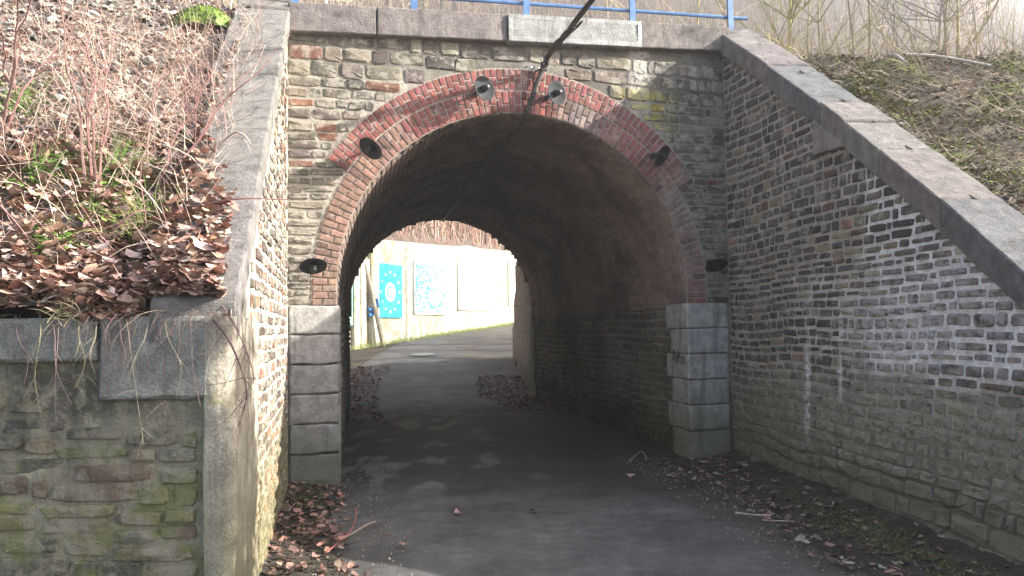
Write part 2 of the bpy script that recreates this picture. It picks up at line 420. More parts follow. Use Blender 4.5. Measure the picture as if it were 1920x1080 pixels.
def slab_mesh(P8, nx=6, jit=.004, tint=(1,1,1), seed=0, bev=.012):
    """worn stone block from 8 corners: subdivided, bevelled, slightly uneven"""
    P = [Vector(p) for p in P8]
    def tri(a, b, c):
        return ((P[0]*(1-a)+P[1]*a)*(1-b) + (P[3]*(1-a)+P[2]*a)*b)*(1-c) + ((P[4]*(1-a)+P[5]*a)*(1-b) + (P[7]*(1-a)+P[6]*a)*b)*c
    L = [(P[1]-P[0]).length, (P[3]-P[0]).length, (P[4]-P[0]).length]
    def ticks(l):
        e = min(.3, bev/max(l, .01)); n = max(1, min(nx, int(l/.09))); return [0, e] + [e+(1-2*e)*i/n for i in range(1, n)] + [1-e, 1]
    ta, tb, tc = [ticks(l) for l in L]; idx = {}; V = []; F = []
    cen = tri(.5, .5, .5)
    def vid(i, j, k):
        if (i, j, k) not in idx:
            a, b, c = ta[i], tb[j], tc[k]
            ext = (i in (0, len(ta)-1)) + (j in (0, len(tb)-1)) + (k in (0, len(tc)-1))
            if ext >= 2:      # pull edge in for a bevel
                ea, eb, ec = ta[1]*.35, tb[1]*.35, tc[1]*.35
                a = min(max(a, ea), 1-ea); b = min(max(b, eb), 1-eb); c = min(max(c, ec), 1-ec)
            p = tri(a, b, c); q = p*9 + Vector((seed, 0, 0))
            p = p + Vector((noise.noise(q), noise.noise(q+Vector((9,0,0))), noise.noise(q+Vector((0,9,0)))))*jit*(2.2 if ext >= 2 else 1)
            idx[(i, j, k)] = len(V); V.append(p)
        return idx[(i, j, k)]
    A, B, Cc = len(ta)-1, len(tb)-1, len(tc)-1
    for i in range(A):
        for j in range(B):
            F.append((vid(i,j,0), vid(i,j+1,0), vid(i+1,j+1,0), vid(i+1,j,0))); F.append((vid(i,j,Cc), vid(i+1,j,Cc), vid(i+1,j+1,Cc), vid(i,j+1,Cc)))
    for i in range(A):
        for k in range(Cc):
            F.append((vid(i,0,k), vid(i+1,0,k), vid(i+1,0,k+1), vid(i,0,k+1))); F.append((vid(i,B,k), vid(i,B,k+1), vid(i+1,B,k+1), vid(i+1,B,k)))
    for j in range(B):
        for k in range(Cc):
            F.append((vid(0,j,k), vid(0,j,k+1), vid(0,j+1,k+1), vid(0,j+1,k))); F.append((vid(A,j,k), vid(A,j+1,k), vid(A,j+1,k+1), vid(A,j,k+1)))
    return V, F
def slab(name, P8, mat, parent, tint=(.2,.19,.18), jit=.004, nx=8, bev=.012):
    V, F = slab_mesh(P8, nx, jit, seed=U(0, 99), bev=bev); return ob(name, mesh_of(name, V, F, [tint]*len(V)), mat, parent)

# ------------------------------------------------------------------ ground, road
def gz(y): return .075*max(0, y-18.2) + (.0)
def road_pt(X, Y): return gz(Y) + .018*nz(X, Y, 0, .7) + .008*nz(X, Y, 3, 2.5) - .02*sstep(.9, 1.8, abs(X-.6+.16*(Y-4)))
# road centre line after the tunnel
def rc(y):     # centre x, half width
    if y < 17: return (.10 - .19*(y-8.6) if y > 8.6 else .1+.0*(8.6-y)), 2.35
    c0 = .10-.19*8.4; t = y-17
    return c0 - .19*t*.9 + .0105*t*t, 2.35 + .02*t
def road_fn(a, b):
    y = -6 + 56*b**1.0; c, hw = rc(y)
    if y < 8.6: hw = 2.6 + max(0, 3-y)*.5
    x = c + (a*2-1)*hw; return Vector((x, y, road_pt(x, y)))
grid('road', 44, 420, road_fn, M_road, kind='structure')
def ground_fn(a, b):
    x = -90+180*a; y = -30+110*b; return Vector((x, y, gz(y)-.06 if y < 45 else gz(45)-.06))
grid('ground', 90, 55, ground_fn, M_ground, kind='structure')

# ------------------------------------------------------------------ arch curve
HW, Z0, RISE, UC, SPR = 1.985, 1.95, 1.905, 1.98, 1.765
arc = [(UC-HW, SPR), (UC-HW, (SPR+Z0)/2)]
for i in range(0, 201):
    a = pi - pi*i/200; arc.append((UC+HW*cos(a), Z0+RISE*sin(a)))
arc += [(UC+HW, (SPR+Z0)/2), (UC+HW, SPR)]
cum = [0]
for i in range(1, len(arc)): cum.append(cum[-1]+sqrt((arc[i][0]-arc[i-1][0])**2+(arc[i][1]-arc[i-1][1])**2))
AL = cum[-1]
def arcpt(s, off=0):
    s = max(0, min(AL, s)); lo, hi = 0, len(cum)-1
    while hi-lo > 1:
        m = (lo+hi)//2
        if cum[m] <= s: lo = m
        else: hi = m
    t = (s-cum[lo])/max(1e-9, cum[hi]-cum[lo]); x = arc[lo][0]*(1-t)+arc[hi][0]*t; z = arc[lo][1]*(1-t)+arc[hi][1]*t
    s2a, s2b = max(0, lo-2), min(len(arc)-1, hi+2)
    tx, tz = arc[s2b][0]-arc[s2a][0], arc[s2b][1]-arc[s2a][1]; l = sqrt(tx*tx+tz*tz); tx /= l; tz /= l
    nx, nz_ = -tz, tx       # outward
    return x+nx*off, z+nz_*off, (tx, tz), (nx, nz_)
def find_s(u, off, left):
    best = None
    for i in range(400):
        s = AL*i/399; x, z, *_ = arcpt(s, off)
        if (s < AL/2) == left:
            d = abs(x-u)
            if best is None or d < best[0]: best = (d, s)
    return best[1]
# outer ring extent
SO0 = min((abs(arcpt(AL*i/600, .49)[0]+.03)+abs(arcpt(AL*i/600, .49)[1]-3.24), AL*i/600) for i in range(300))[1]
SO1 = min((abs(arcpt(AL*i/600, .49)[0]-4.113)+abs(arcpt(AL*i/600, .49)[1]-3.19), AL*i/600) for i in range(300, 600))[1]
def ext_at(z):       # extrados left/right u at height z
    best = [9, -9]
    for i in range(301):
        s = AL*i/300; off = .49 if SO0 < s < SO1 else .25
        x, zz, *_ = arcpt(s, off)
        if abs(zz-z) < .05:
            if x < UC: best[0] = min(best[0], x)
            else: best[1] = max(best[1], x)
    return best
EXT = {}
def ext(z):
    k = round(z, 2)
    if k not in EXT:
        out = ext_at(k); kk = k
        while kk > 1.8 and k < 4.36 and (out[0] > 8 or out[1] < -8):
            kk -= .04; e = ext_at(kk)
            if out[0] > 8: out[0] = e[0]
            if out[1] < -8: out[1] = e[1]
        EXT[k] = out
    return EXT[k]
UL, UR = -.485, 4.53
def coping_bot(u): return 4.50+.05*(u+.485)

TV = Vector((-.19, 1, 0)); TL = 8.35
# ------------------------------------------------------------------ bridge
bridge = thing('railway_underpass', F0+FU*2, 'stone and brick railway bridge with a horseshoe arch over the narrow road', 'bridge')
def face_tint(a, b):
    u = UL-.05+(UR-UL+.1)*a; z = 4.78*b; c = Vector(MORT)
    lit = 1-.25*sstep(2.2, 3.2, u)  # shade of the right half painted into the mortar tint
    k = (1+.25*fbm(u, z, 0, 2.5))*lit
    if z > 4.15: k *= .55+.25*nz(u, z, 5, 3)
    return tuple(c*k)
def face_fn(a, b):
    u = UL-.05+(UR-UL+.1)*a; z = 4.78*b; return FP(u, z, .006*fbm(u, z, 1, 6))
def inside_open(u, z, off):
    if z < SPR: return UC-HW-off < u < UC+HW+off
    # ellipse test
    if z < Z0: return abs(u-UC) < HW+off
    return ((u-UC)/(HW+off))**2+((z-Z0)/(RISE+off))**2 < 1
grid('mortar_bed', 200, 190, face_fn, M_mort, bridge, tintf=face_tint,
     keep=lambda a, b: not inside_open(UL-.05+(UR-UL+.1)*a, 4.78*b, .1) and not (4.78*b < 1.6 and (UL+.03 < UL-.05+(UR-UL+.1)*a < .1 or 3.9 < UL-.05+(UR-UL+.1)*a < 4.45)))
pc = Pieces('stone')
def span_face(z):
    if z < SPR+.02: return [(4.46, UR+.02)]
    l, r = ext(z); out = []
    if l > 8 or z > 4.36: return [(UL, UR)]
    if l > UL+.04: out.append((UL, l-.01))
    if r < UR-.03: out.append((r+.01, UR))
    return out
def fcol():
    r = rnd()
    if r < .6: return jitc((.10, .09, .08), .3)
    if r < .82: return jitc((.15, .13, .105), .25)
    if r < .92: return jitc((.17, .085, .06), .3)
    return jitc((.22, .2, .16), .2)
def chf(z): return U(.15, .18) if z > 4.05 else (U(.10, .125) if z > 3.5 else U(.07, .105))
lay(pc, lambda u, v, d: FP(u, v, d), SPR, 4.62, span_face, ln=(.13, .36), chf=chf, col=fcol, thick=(.006, .022), seed=3, gap=.02)
pc.emit('stone', M_face, bridge, 300)

# ring
ring = Pieces('brick')
def ringcol(s, outer):
    red = sstep(SO0-.25, SO0+.05, s)*(1-sstep(SO1-.15, SO1+.1, s))
    low = sstep(AL-.5, AL-.2, s)*.9 if rnd() < .75 else 0
    red = max(red, low, .25 if s > SO1 and rnd() < .5 else 0)
    a = Vector(jitc((.215, .08, .072), .22, .1)); b = Vector(jitc((.25, .165, .13) if s < AL/2 else (.2, .15, .135), .2))
    if s > AL*.55: red *= max(0, min(1, .75+1.3*nz(s*1.4, outer*2.0, 4)))
    if s < AL*.3 and not outer: red *= .25
    c = b.lerp(a, red)
    if rnd() < .1: c = c*.6
    return c
def ring_course(s0, s1, r0, r1, outer):
    L = (s1-s0); 
    smid0 = r0+.12; x0, z0, *_ = arcpt((s0+s1)/2, 0)
    scale = 1 + ((r0+r1)/2)/1.95; n = int(round(L*scale/.0715)); 
    for i in range(n):
        s = s0 + L*(i+.5)/n; W = (r1-r0)
        cuts = [(r0, r0+W*.60), (r0+W*.60, r1)] if i % 2 == 0 else [(r0, r0+W*.38), (r0+W*.38, r1)]
        wdt = L*scale/n
        for (a, b) in cuts:
            x, z, t, nn = arcpt(s, (a+b)/2); ey = FU*t[0]+UP*t[1]; ex = FU*nn[0]+UP*nn[1]
            if s > SO1 or s < SO0:      # courses flatten towards the springing
                pass
            n3 = ex.cross(ey)
            if n3.dot(FN) < 0: ex = -ex; n3 = -n3
            ring.put(FP(x, z, .004), ex, ey, n3, (b-a)-.013, wdt-.014+U(-.003, .003), U(.008, .016), ringcol(s, outer))
ring_course(0, AL, 0.0, .25, False)
ring_course(SO0, SO1, .255, .49, True)
ring.emit('brick', M_ring, bridge, 300)
def ringmort(nm, s0, s1, r0, r1, d):
    def fn(a, b):
        x, z, *_ = arcpt(s0+(s1-s0)*a, r0+(r1-r0)*b); return FP(x, z, d+.003*nz(x, z, 0, 9))
    grid(nm, 160, 6, fn, M_mort, bridge, tintf=lambda a, b: tuple(Vector((.33, .29, .255))*(1+.25*nz(a*30, b, 0))))
ringmort('ring_mortar', 0, AL, 0, .26, .0035); ringmort('ring_mortar', SO0, SO1, .25, .497, .0065)

# vault + side walls
def vp(s, t, d=0):          # point on vault; d towards the opening
    x, z, *_ = arcpt(s, -d); return FP(x, z) + TV*t
def soot_t(a, b):
    return tuple(Vector((.3, .265, .24))*(1+.25*fbm(a*9, b*12, 0)))
grid('vault_mortar', 110, 70, lambda a, b: vp(AL*a, .0+TL*b, -.002), M_vault, bridge, tintf=soot_t)
vb = Pieces('brick')
nc = int(AL/.079)
for i in range(nc):
    s = AL*(i+.5)/nc; t = .02 + (0 if i % 2 else .11)
    if i % 2 == 0:
        pass
    while t < TL-.05:
        l = .225 if rnd() < .8 else .11
        p = vp(s, t+l/2); x, z, tt, nn = arcpt(s); ex = TV.normalized(); ey = FU*tt[0]+UP*tt[1]; n3 = ex.cross(ey)
        inw = -(FU*nn[0]+UP*nn[1])
        if n3.dot(inw) < 0: ex = -ex; n3 = -n3
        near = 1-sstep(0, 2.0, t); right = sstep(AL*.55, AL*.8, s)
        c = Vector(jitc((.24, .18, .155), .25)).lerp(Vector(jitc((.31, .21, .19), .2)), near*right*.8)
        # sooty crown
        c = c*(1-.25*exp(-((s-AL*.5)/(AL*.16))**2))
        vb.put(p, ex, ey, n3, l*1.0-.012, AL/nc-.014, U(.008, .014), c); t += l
vb.emit('vault_brick', M_vault, bridge, 300, vis=lambda p: (p-F0).dot(FU) > 1.5)
for side in (0, 1):
    u0 = UC-HW if side == 0 else UC+HW; sg = 1 if side == 0 else -1
    S = lambda t, v, d, u0=u0, sg=sg: FP(u0, v) + TV*t + FU*(sg*d)
    grid('side_wall_mortar', 120, 30, lambda a, b: S(.35+(TL-.35)*a, -.05+(SPR+.05)*b, .004*fbm(a*8, b*2, 0, 5)-.002), M_side, bridge,
         tintf=lambda a, b: tuple(Vector((.27, .255, .22))*(1+.3*fbm(a*8, b*2, 3, 2))))
    sp = Pieces('stone')
    lay(sp, S, .0, SPR-.005, lambda v: [(.52+.12*(int(v/.294) % 2 == 1), TL-.3)], ch=(.085, .115), ln=(.13, .32), col=lambda: jitc((.13, .12, .105), .35) if rnd() < .8 else jitc((.11, .095, .07), .2), thick=(.012, .03), seed=side+5)
    sp.emit('wall_stone', M_side, bridge, 300 if side else 0)
# quoins front
qz = [SPR - .294*i for i in range(7)]; qz[6] = -.04
for side in (0, 1):
    for i in range(6):
        z1, z0 = qz[i], qz[i+1]+.007; dep = .47+.14*(i % 2 == 0) ; pr = .03+U(-.006, .006)
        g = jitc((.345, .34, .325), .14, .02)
        if side == 0:
            a, b = UL+.01, UC-HW+.02+U(-.004, .004)
            P = [FP(a, z0, pr), FP(b, z0, pr), FP(b, z0)+TV*dep, FP(a, z0, -.3), FP(a, z1, pr), FP(b, z1, pr), FP(b, z1)+TV*dep, FP(a, z1, -.3)]
        else:
            a, b = UC+HW-.02+U(-.004, .004), 4.475
            P = [FP(a, z0, pr), FP(b, z0, pr), FP(b, z0, -.3), FP(a, z0)+TV*dep, FP(a, z1, pr), FP(b, z1, pr), FP(b, z1, -.3), FP(a, z1)+TV*dep]
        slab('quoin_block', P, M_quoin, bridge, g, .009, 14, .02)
# quoins at the far mouth, right side
for i in range(6):
    z1, z0 = qz[i]+.06, qz[i+1]+.067; d0 = TL-.3-.12*(i % 2)
    a = UC+HW-.05
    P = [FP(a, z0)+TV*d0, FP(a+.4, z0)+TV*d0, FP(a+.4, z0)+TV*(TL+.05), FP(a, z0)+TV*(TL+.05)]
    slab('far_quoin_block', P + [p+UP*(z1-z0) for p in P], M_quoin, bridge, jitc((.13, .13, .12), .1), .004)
# far face (arch wall around the far mouth)
grid('far_face', 60, 40, lambda a, b: FP(-2.5+9*a, 4.8*b)+TV*TL, M_mort, bridge, tintf=lambda a, b: (.2, .18, .16),
     keep=lambda a, b: not inside_open(-2.5+9*a, 4.8*b, .02))
# deck
V = [FP(-.8, 4.72, -.25), FP(4.9, 4.85, -.25), FP(4.9, 4.85)+TV*TL, FP(-.8, 4.72)+TV*TL]
dk = MB(); dk.hexa([v-UP*.3 for v in V]+V); dk.build('deck', M_ballast, bridge)
# parapet coping
us = [UL-.0, .395, 1.81, 3.415, 4.60]
for i in range(4):
    a, b = us[i]+.005, us[i+1]-.005
    za0, zb0 = coping_bot(a)+.0, coping_bot(b); h0, h1 = .30-.0*a, .295
    f = .10 if i != 2 else .118; dz = .0 if i != 2 else -.01
    P = [FP(a, za0+dz, f), FP(b, zb0+dz, f), FP(b, zb0+dz, -.45), FP(a, za0+dz, -.45), FP(a, za0+h0, f), FP(b, zb0+h1, f), FP(b, zb0+h1, -.45), FP(a, za0+h0, -.45)]
    c = [(.165, .148, .144), (.17, .152, .148), (.27, .28, .272), (.172, .158, .15)][i]
    o = slab('coping_slab', P, M_coping, bridge, c, .004, 14, .014)
    if i == 2:
        o['label'] = 'paler repaired coping slab with raised border'
        m = MB()
        for (q0, q1, w0, w1) in ((a+.0, b-.0, 0, .045), (a, b, .25, .29), (a, a+.05, .045, .25), (b-.05, b, .045, .25)):
            zz = lambda u, w_: coping_bot(u)+w_+.0
            m.hexa([FP(q0, zz(q0, w0), f+.002), FP(q1, zz(q1, w0), f+.002), FP(q1, zz(q1, w0), f-.03), FP(q0, zz(q0, w0), f-.03),
                    FP(q0, zz(q0, w1), f+.012), FP(q1, zz(q1, w1), f+.012), FP(q1, zz(q1, w1), f-.03), FP(q0, zz(q0, w1), f-.03)], (.42, .44, .44))
        bo = m.build('border', M_coping, None); bo.parent = o
# graffiti strokes on the third right quoin, reveal side
gr = MB()
def gpt(a, b): return FP(UC+HW-.02, 1.035+b*.19) + TV*(.40-a*.40) - FU*.012
strokes = [[(.12,.95),(.02,.8),(.13,.6),(.03,.35)], [(.09,1.0),(.07,.3)], [(.2,.85),(.3,.15),(.40,.9)], [(.44,.5),(.56,.55),(.52,.75),(.44,.6),(.46,.25),(.58,.2)],
           [(.74,.6),(.64,.55),(.74,.35),(.64,.15)], [(.92,.6),(.82,.5),(.94,.3),(.82,.1)]]
for st in strokes: gr.tube([gpt(*q) for q in st], .006, 4)
go = gr.build('graffiti', simple('marker_ink', (.012, .012, .014), .6), bridge)

# ------------------------------------------------------------------ railing
rail = thing('blue_railing', FP(2, 4.95, -.05), 'blue painted steel railing on top of the bridge parapet', 'railing')
for u in (-.41, .81, 2.07, 3.37, 4.68):
    m = MB(); z = coping_bot(u)+.27
    m.hexa([FP(u-.036, z, -.02), FP(u+.036, z, -.02), FP(u+.036, z, -.045), FP(u-.036, z, -.045), FP(u-.036, z+1.1, -.02), FP(u+.036, z+1.1, -.02), FP(u+.036, z+1.1, -.045), FP(u-.036, z+1.1, -.045)])
    m.build('post', M_blue, rail)
    m = MB(); m.box(FP(u, z+.012, -.06), .16, .12, .02, Matrix.Rotation(radians(17.6), 3, 'Z')); m.build('base_plate', M_blue, rail)
for dz in (.235, .62, 1.02):
    m = MB(); m.tube([FP(-.6, coping_bot(-.6)+.27+dz, -.06), FP(4.93, coping_bot(4.93)+.27+dz-.03, -.06)], .022, 8); m.build('rail', M_blue, rail, smooth=False)

# ------------------------------------------------------------------ wing walls
RO = Vector((2.56, 9.43, 0)); LO = Vector((-2.22, 7.907, 0))
def RW(s, z, d=0): # right wing wall surface, d towards the road (-X)
    k = .1+.03*z; return Vector((RO.x + s*k - d, RO.y - s - d*.15, z))
def LW(s, z, d=0): return Vector((LO.x + s*.22 + d, LO.y - s + d*.2, z))
def rtop(s): return 5.03-.725*s
def ltop(s): return 4.78-.735*s
rwall = thing('wing_wall', RW(2.5, 0), 'long sloping stone wing wall right of the arch, patched with white mortar', 'wall')
def rtint(a, b):
    s = 7.2*a; z = 5.0*b; c = Vector((.32, .30, .275))*(1+.25*fbm(s, z, 0, 2))
    wz = sstep(2.4, 3.1, s+.3*nz(s, z, 0, 3))*sstep(1.05, 1.3, z+.1*nz(s, z, 4, 3))*(1-sstep(2.25, 2.6, z+.6*(s-3.6)+.2*nz(s, z, 2, 3)))
    wz = max(wz, .45*sstep(1.3, 2.0, s)*sstep(1.2, 1.4, z)*(1-sstep(1.9, 2.2, z)))
    c = c.lerp(Vector((.62, .63, .66)), wz*.95)
    low = 1-sstep(.7, 1.25, z+.15*nz(s, z, 9, 2)); c = c.lerp(Vector((.23, .22, .175))*(1+.3*nz(s, z, 0, 4)), low*.75)
    return tuple(c)
M_wmort = masonry('wing_mortar', None, lichen=((.22, .22, .08), 5, .68, .4), bs=.8, dirtz=(.0, .6, (.07, .07, .045)),
    stains=[((0, 1, 0), 7.62, .045, .45, 1.35, WHITE, .95, 6, .05), ((0, 1, 0), 7.05, .03, .9, 1.5, WHITE, .85, 6, .05)])
grid('mortar_bed', 200, 150, lambda a, b: RW(-.05+7.2*a, min(-.08+5.0*b, rtop(7.2*a)-.05 if True else 0), .006*fbm(7*a, 5*b, 1, 6)), M_wmort, rwall, tintf=rtint,
     keep=lambda a, b: 5.0*b < rtop(7.2*a)+.1)
pc = Pieces('stone')
def rcol():
    r = rnd()
    if r < .66: return jitc((.068, .066, .065), .35)
    if r < .84: return jitc((.12, .11, .098), .25)
    if r < .91: return jitc((.10, .07, .06), .25)
    if r < .925: return jitc((.22, .13, .10), .2)
    return jitc((.2, .18, .13), .2)
def rspan(z):
    e = (5.03-z-.2)/.725
    return [(.02, min(7.0, max(.02, e)))]
lay(pc, RW, .42, 4.75, rspan, chf=lambda z: U(.065, .115) if z > .9 else U(.075, .125), ln=(.09, .31), gap=.024, waves=.02, col=rcol, thick=(.006, .018), seed=9)
lay(pc, RW, -.05, .42, rspan, chf=lambda z: U(.085, .15), ln=(.13, .36), gap=.018, waves=.05, col=lambda: jitc((.19, .185, .145), .25), thick=(.012, .035), seed=10)
pc.emit('stone', M_wing, rwall, 300)
# coping of the right wing
def rcop(name, s0, s1, top=0.0, drop=.255, out=.055, col=(.2, .19, .185), wid=.43):
    def q(s, dz, d):
        p = RW(s, rtop(s), 0); return Vector((p.x-d, p.y-.1*d, rtop(s)+top+dz))
    P = [q(s0, -drop, out), q(s1, -drop, out), q(s1, -drop, -wid), q(s0, -drop, -wid), q(s0, 0, out), q(s1, 0, out), q(s1, 0, -wid), q(s0, 0, -wid)]
    return slab(name, P, M_coping, rwall, jitc(col, .06, .02), .005, 14, .014)
cs = [(-.12, .445, .0), (.455, 1.035, .005), (1.045, 1.99, -.01), (2.0, 2.375, .012), (2.385, 2.87, -.005), (2.88, 3.62, .0), (3.63, 4.9, .006), (4.91, 6.3, 0)]
for i, (a, b, t) in enumerate(cs):
    rcop('coping_slab', a, b, t, col=[(.165, .158, .152), (.16, .148, .144), (.118, .125, .13), (.17, .158, .15)][i % 4])
# kneeler block below the fourth slab
P = [RW(1.88, 3.1, .052), RW(2.37, 3.08, .052), RW(2.37, 3.08, -.2), RW(1.88, 3.1, -.2)]
T_ = [RW(1.88, rtop(1.9)-.2, .052), RW(2.37, rtop(2.37)-.22, .052), RW(2.37, rtop(2.37)-.22, -.2), RW(1.88, rtop(1.9)-.2, -.2)]
slab('kneeler_block', P+T_, M_coping, rwall, (.2, .185, .18), .004)
for s in (.445, 1.0, 1.25, 1.95, 2.2, 2.375, 2.87, 3.62, 4.5):
    m = MB(); p = RW(s, rtop(s), -.22); p.z = rtop(s)+.008; m.box(p, .008, .075, .010, Matrix.Rotation(atan2(-.725, 1), 3, 'X').to_3x3().inverted() @ Matrix.Rotation(.3, 3, 'Z'))
    m.build('iron_cramp', M_iron, rwall)
# left wing
lwall = thing('wing_wall', LW(2, 0), 'sunlit lime washed wing wall left of the arch, seen almost edge on', 'wall')
def ltint(a, b):
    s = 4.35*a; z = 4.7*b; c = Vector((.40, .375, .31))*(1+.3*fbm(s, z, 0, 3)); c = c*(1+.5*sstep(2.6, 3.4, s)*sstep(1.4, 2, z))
    low = 1-sstep(.3, 1.0, z); c = c.lerp(Vector((.35, .32, .2)), low*.6); return tuple(c)
grid('mortar_bed', 130, 110, lambda a, b: LW(-.03+4.3*a, min(-.08+4.75*b, ltop(4.3*a)-.02), .012*fbm(4.3*a, 4.7*b, 1, 5)), M_left, lwall, tintf=ltint, keep=lambda a, b: 4.75*b < ltop(4.3*a)+.1)
pc = Pieces('stone')
def lspan(z):
    e = (4.78-z-.38)/.735
    return [(.22, min(3.45, max(.22, e)))] if e > .35 else []
lay(pc, LW, .0, 4.4, lspan, chf=lambda z: U(.08, .105), ln=(.12, .3), gap=.024, col=lambda: jitc((.105, .085, .075), .35) if rnd() < .85 else jitc((.26, .13, .09), .2), thick=(.006, .018), seed=21, skip=.06)
pc.emit('stone', M_left, lwall, 300)
# plaster at the near end of the left wing
def plfn(a, b):
    z = -.08+1.66*b; t = a
    if t < .25:
        x = -1.385 + .10*(t/.25); y = 3.598
        if t > .12: k = (t-.12)/.13; x = -1.337+.075*sin(k*pi/2); y = 3.598+.07*(1-cos(k*pi/2))
        p = Vector((x, y, z))
    else:
        s = 4.235-(t-.25)/.75*1.1; p = LW(s, z, .012+.0*s)
    n_ = .030*fbm(p.x*2, p.y*2, z, 2.2)*(1-.5*b)+.006*nz(p.y*14, z*5, 2); return p + Vector((n_, -n_*.6, 0))
grid('plaster', 70, 80, plfn, M_plaster, lwall, tintf=lambda a, b: tuple(Vector((.36, .33, .27))*(1+.35*fbm(a*4, b*4, 0, 3)+.45*nz(a*34, b*2.2, 1)-.12*nz(a*70, b*4, 3))))
# coping of the left wing: broad slabs whose top is in view
def lcop(s0, s1, dz=0):
    def q(s, h, d): p = LW(s, 0, d); return Vector((p.x, p.y, ltop(s)+h+dz))
    w_ = -.47 if s0 < 1.6 else (-.40 if s0 < 3 else -.34)
    P = [q(s0, -.2, w_), q(s0, -.2, .03), q(s1, -.2, .03), q(s1, -.2, w_), q(s0, 0, w_), q(s0, 0, .03), q(s1, 0, .03), q(s1, 0, w_)]
    slab('coping_slab', P, M_coping, lwall, jitc((.17, .163, .155), .1, .02), .006, 14, .016)
for a, b, dz in ((-.35, .10, .03), (.11, 1.12, 0), (1.13, 1.68, .006), (1.69, 2.6, -.004), (2.61, 3.33, .004), (3.34, 4.25, 0)): lcop(a, b, dz)

# ------------------------------------------------------------------ left front retaining wall
YF = 3.6
fwall = thing('retaining_wall', (-2.2, YF, 0), 'mossy rubble retaining wall under the leafy bank, capped with grey slabs', 'wall')
def KS(u, v, d=0): return Vector((u, YF+.035-d, v))
grid('mortar_bed', 170, 110, lambda a, b: KS(-4.2+2.84*a, -.1+1.5*b, .012*fbm(a*5, b*3, 0, 4)+.014*nz(a*7, b*16, 2)), M_rubble, fwall,
     tintf=lambda a, b: tuple(Vector((.27, .25, .18))*(1+.45*fbm(a*5, b*3, 4, 3))))
pc = Pieces('rubble')
lay(pc, KS, .0, 1.24, lambda v: [(-4.1, -1.42)], chf=lambda z: U(.075, .14), ln=(.13, .40), gap=.018, thick=(.008, .026), waves=.06, skip=.03, jv=.010, seed=31,
    col=lambda: random.choice([jitc((.2, .175, .11), .25), jitc((.12, .115, .09), .3), jitc((.16, .125, .09), .15, .03), jitc((.2, .2, .10), .2)]))
pc.emit('stone', M_rubble, fwall, 300)
for (a, b, z0) in ((-4.3, -3.1, 1.385), (-3.09, -1.875, 1.38), (-1.865, -1.36, 1.207)):
    P = [Vector((a, YF-.005, z0)), Vector((b, YF-.005, z0)), Vector((b, YF+.5, z0)), Vector((a, YF+.5, z0))]
    slab('capping_slab' if z0 > 1.3 else 'kneeler_block', P+[Vector((p.x, p.y, 1.582)) for p in P], M_slab, fwall, (.26, .26, .235), .009, 18, .02)
P = [Vector((-2.25, YF+.0, 1.22)), Vector((-1.885, YF+.0, 1.22)), Vector((-1.885, YF+.2, 1.22)), Vector((-2.25, YF+.2, 1.22))]

# ------------------------------------------------------------------ banks
def bankL(x, y):
    yy = min(y, 8.3); z = 1.53+.735*(max(yy, 3.55)-3.55)
    z = min(z, 4.85) if y < 17.5 else 4.85-.7*(y-17.5)
    wx = LO.x+.22*(LO.y-min(y, 8)); near = sstep(0, .6, wx-.45-x)
    z += (.07*fbm(x, y, 0, 1.3)+.05*nz(x, y, 3, 4)) + .10*near*(1 if y < 9 else .3) - .03
    z += .14*sstep(-2.8, -6, x)*sstep(5, 8, y)*2
    return max(z, -.3)
def blfn(a, b):
    y = YF+.03+(26-YF)*b**1.6; wx = LO.x+.22*(LO.y-min(y, 8.1))-.12 if y < 8.1 else (LO.x+.0)+(0 if y < 8.3 else -.19*(y-8.3)-.3)
    x = wx - 26*a**2.0; return Vector((x, y, bankL(x, y)))
grid('left_bank', 130, 120, blfn, M_soil, kind='structure')
def bankR(x, y):
    s = 9.43-y; z = min(4.87-.725*s, 4.62)
    if y > 17: z = 4.62-.6*(y-17)
    z += .08*fbm(x, y, 0, 1.2)+.05*nz(x, y, 3, 4)-.04
    return max(z, -.3)
def brfn(a, b):
    y = 2.2+(26-2.2)*b**1.3; s = max(0, 9.43-y); wx = RO.x+s*(.1+.03*max(0, rtop(s)))+.25 if y < 9.43 else RO.x+.25-.19*(y-9.43)
    x = wx + 26*a**1.8; return Vector((x, y, bankR(x, y)))
grid('right_bank', 120, 120, brfn, M_soilr, kind='structure')

# hillside
WA = Vector((-6.12, 29.99)); WB = Vector((-.31, 41.78)); WD = (WB-WA).normalized(); WN = Vector((-WD.y, WD.x))
B2 = WB+WD*4; D2 = Vector((.95, .31)); N2 = Vector((-.31, .95))
def hq(x, y):
    p = Vector((x, y)); q1 = (p-WA).dot(WN); q2 = (p-B2).dot(N2); return max(q1, q2)
def wtop(t): return 5.05 + .55*t/13.1
def hillz(x, y):
    q = hq(x, y)-.15
    if q < 0: return -3
    t = (Vector((x, y))-WA).dot(WD); base = 5.0+.4*max(0, min(1.5, t/13))
    return base + .15 + (.66*q if q < 25 else 16.5+1.1*(q-25)) + .5*fbm(x, y, 0, .15)
def hlfn(a, b):
    ang = pi*(1.12-1.24*a)/1; 
    x = -95+190*a; 
    # y start on boundary
    y0 = max(-40, WA.y + (x-WA.x)*WD.y/WD.x) if x < B2.x else B2.y + (x-B2.x)*D2.y/D2.x
    if x < B2.x: y0 = min(y0, B2.y)
    y = y0+.35 + (170)*b**1.7; return Vector((x, y, hillz(x, y)))
grid('hillside', 180, 90, hlfn, M_hill, kind='structure')

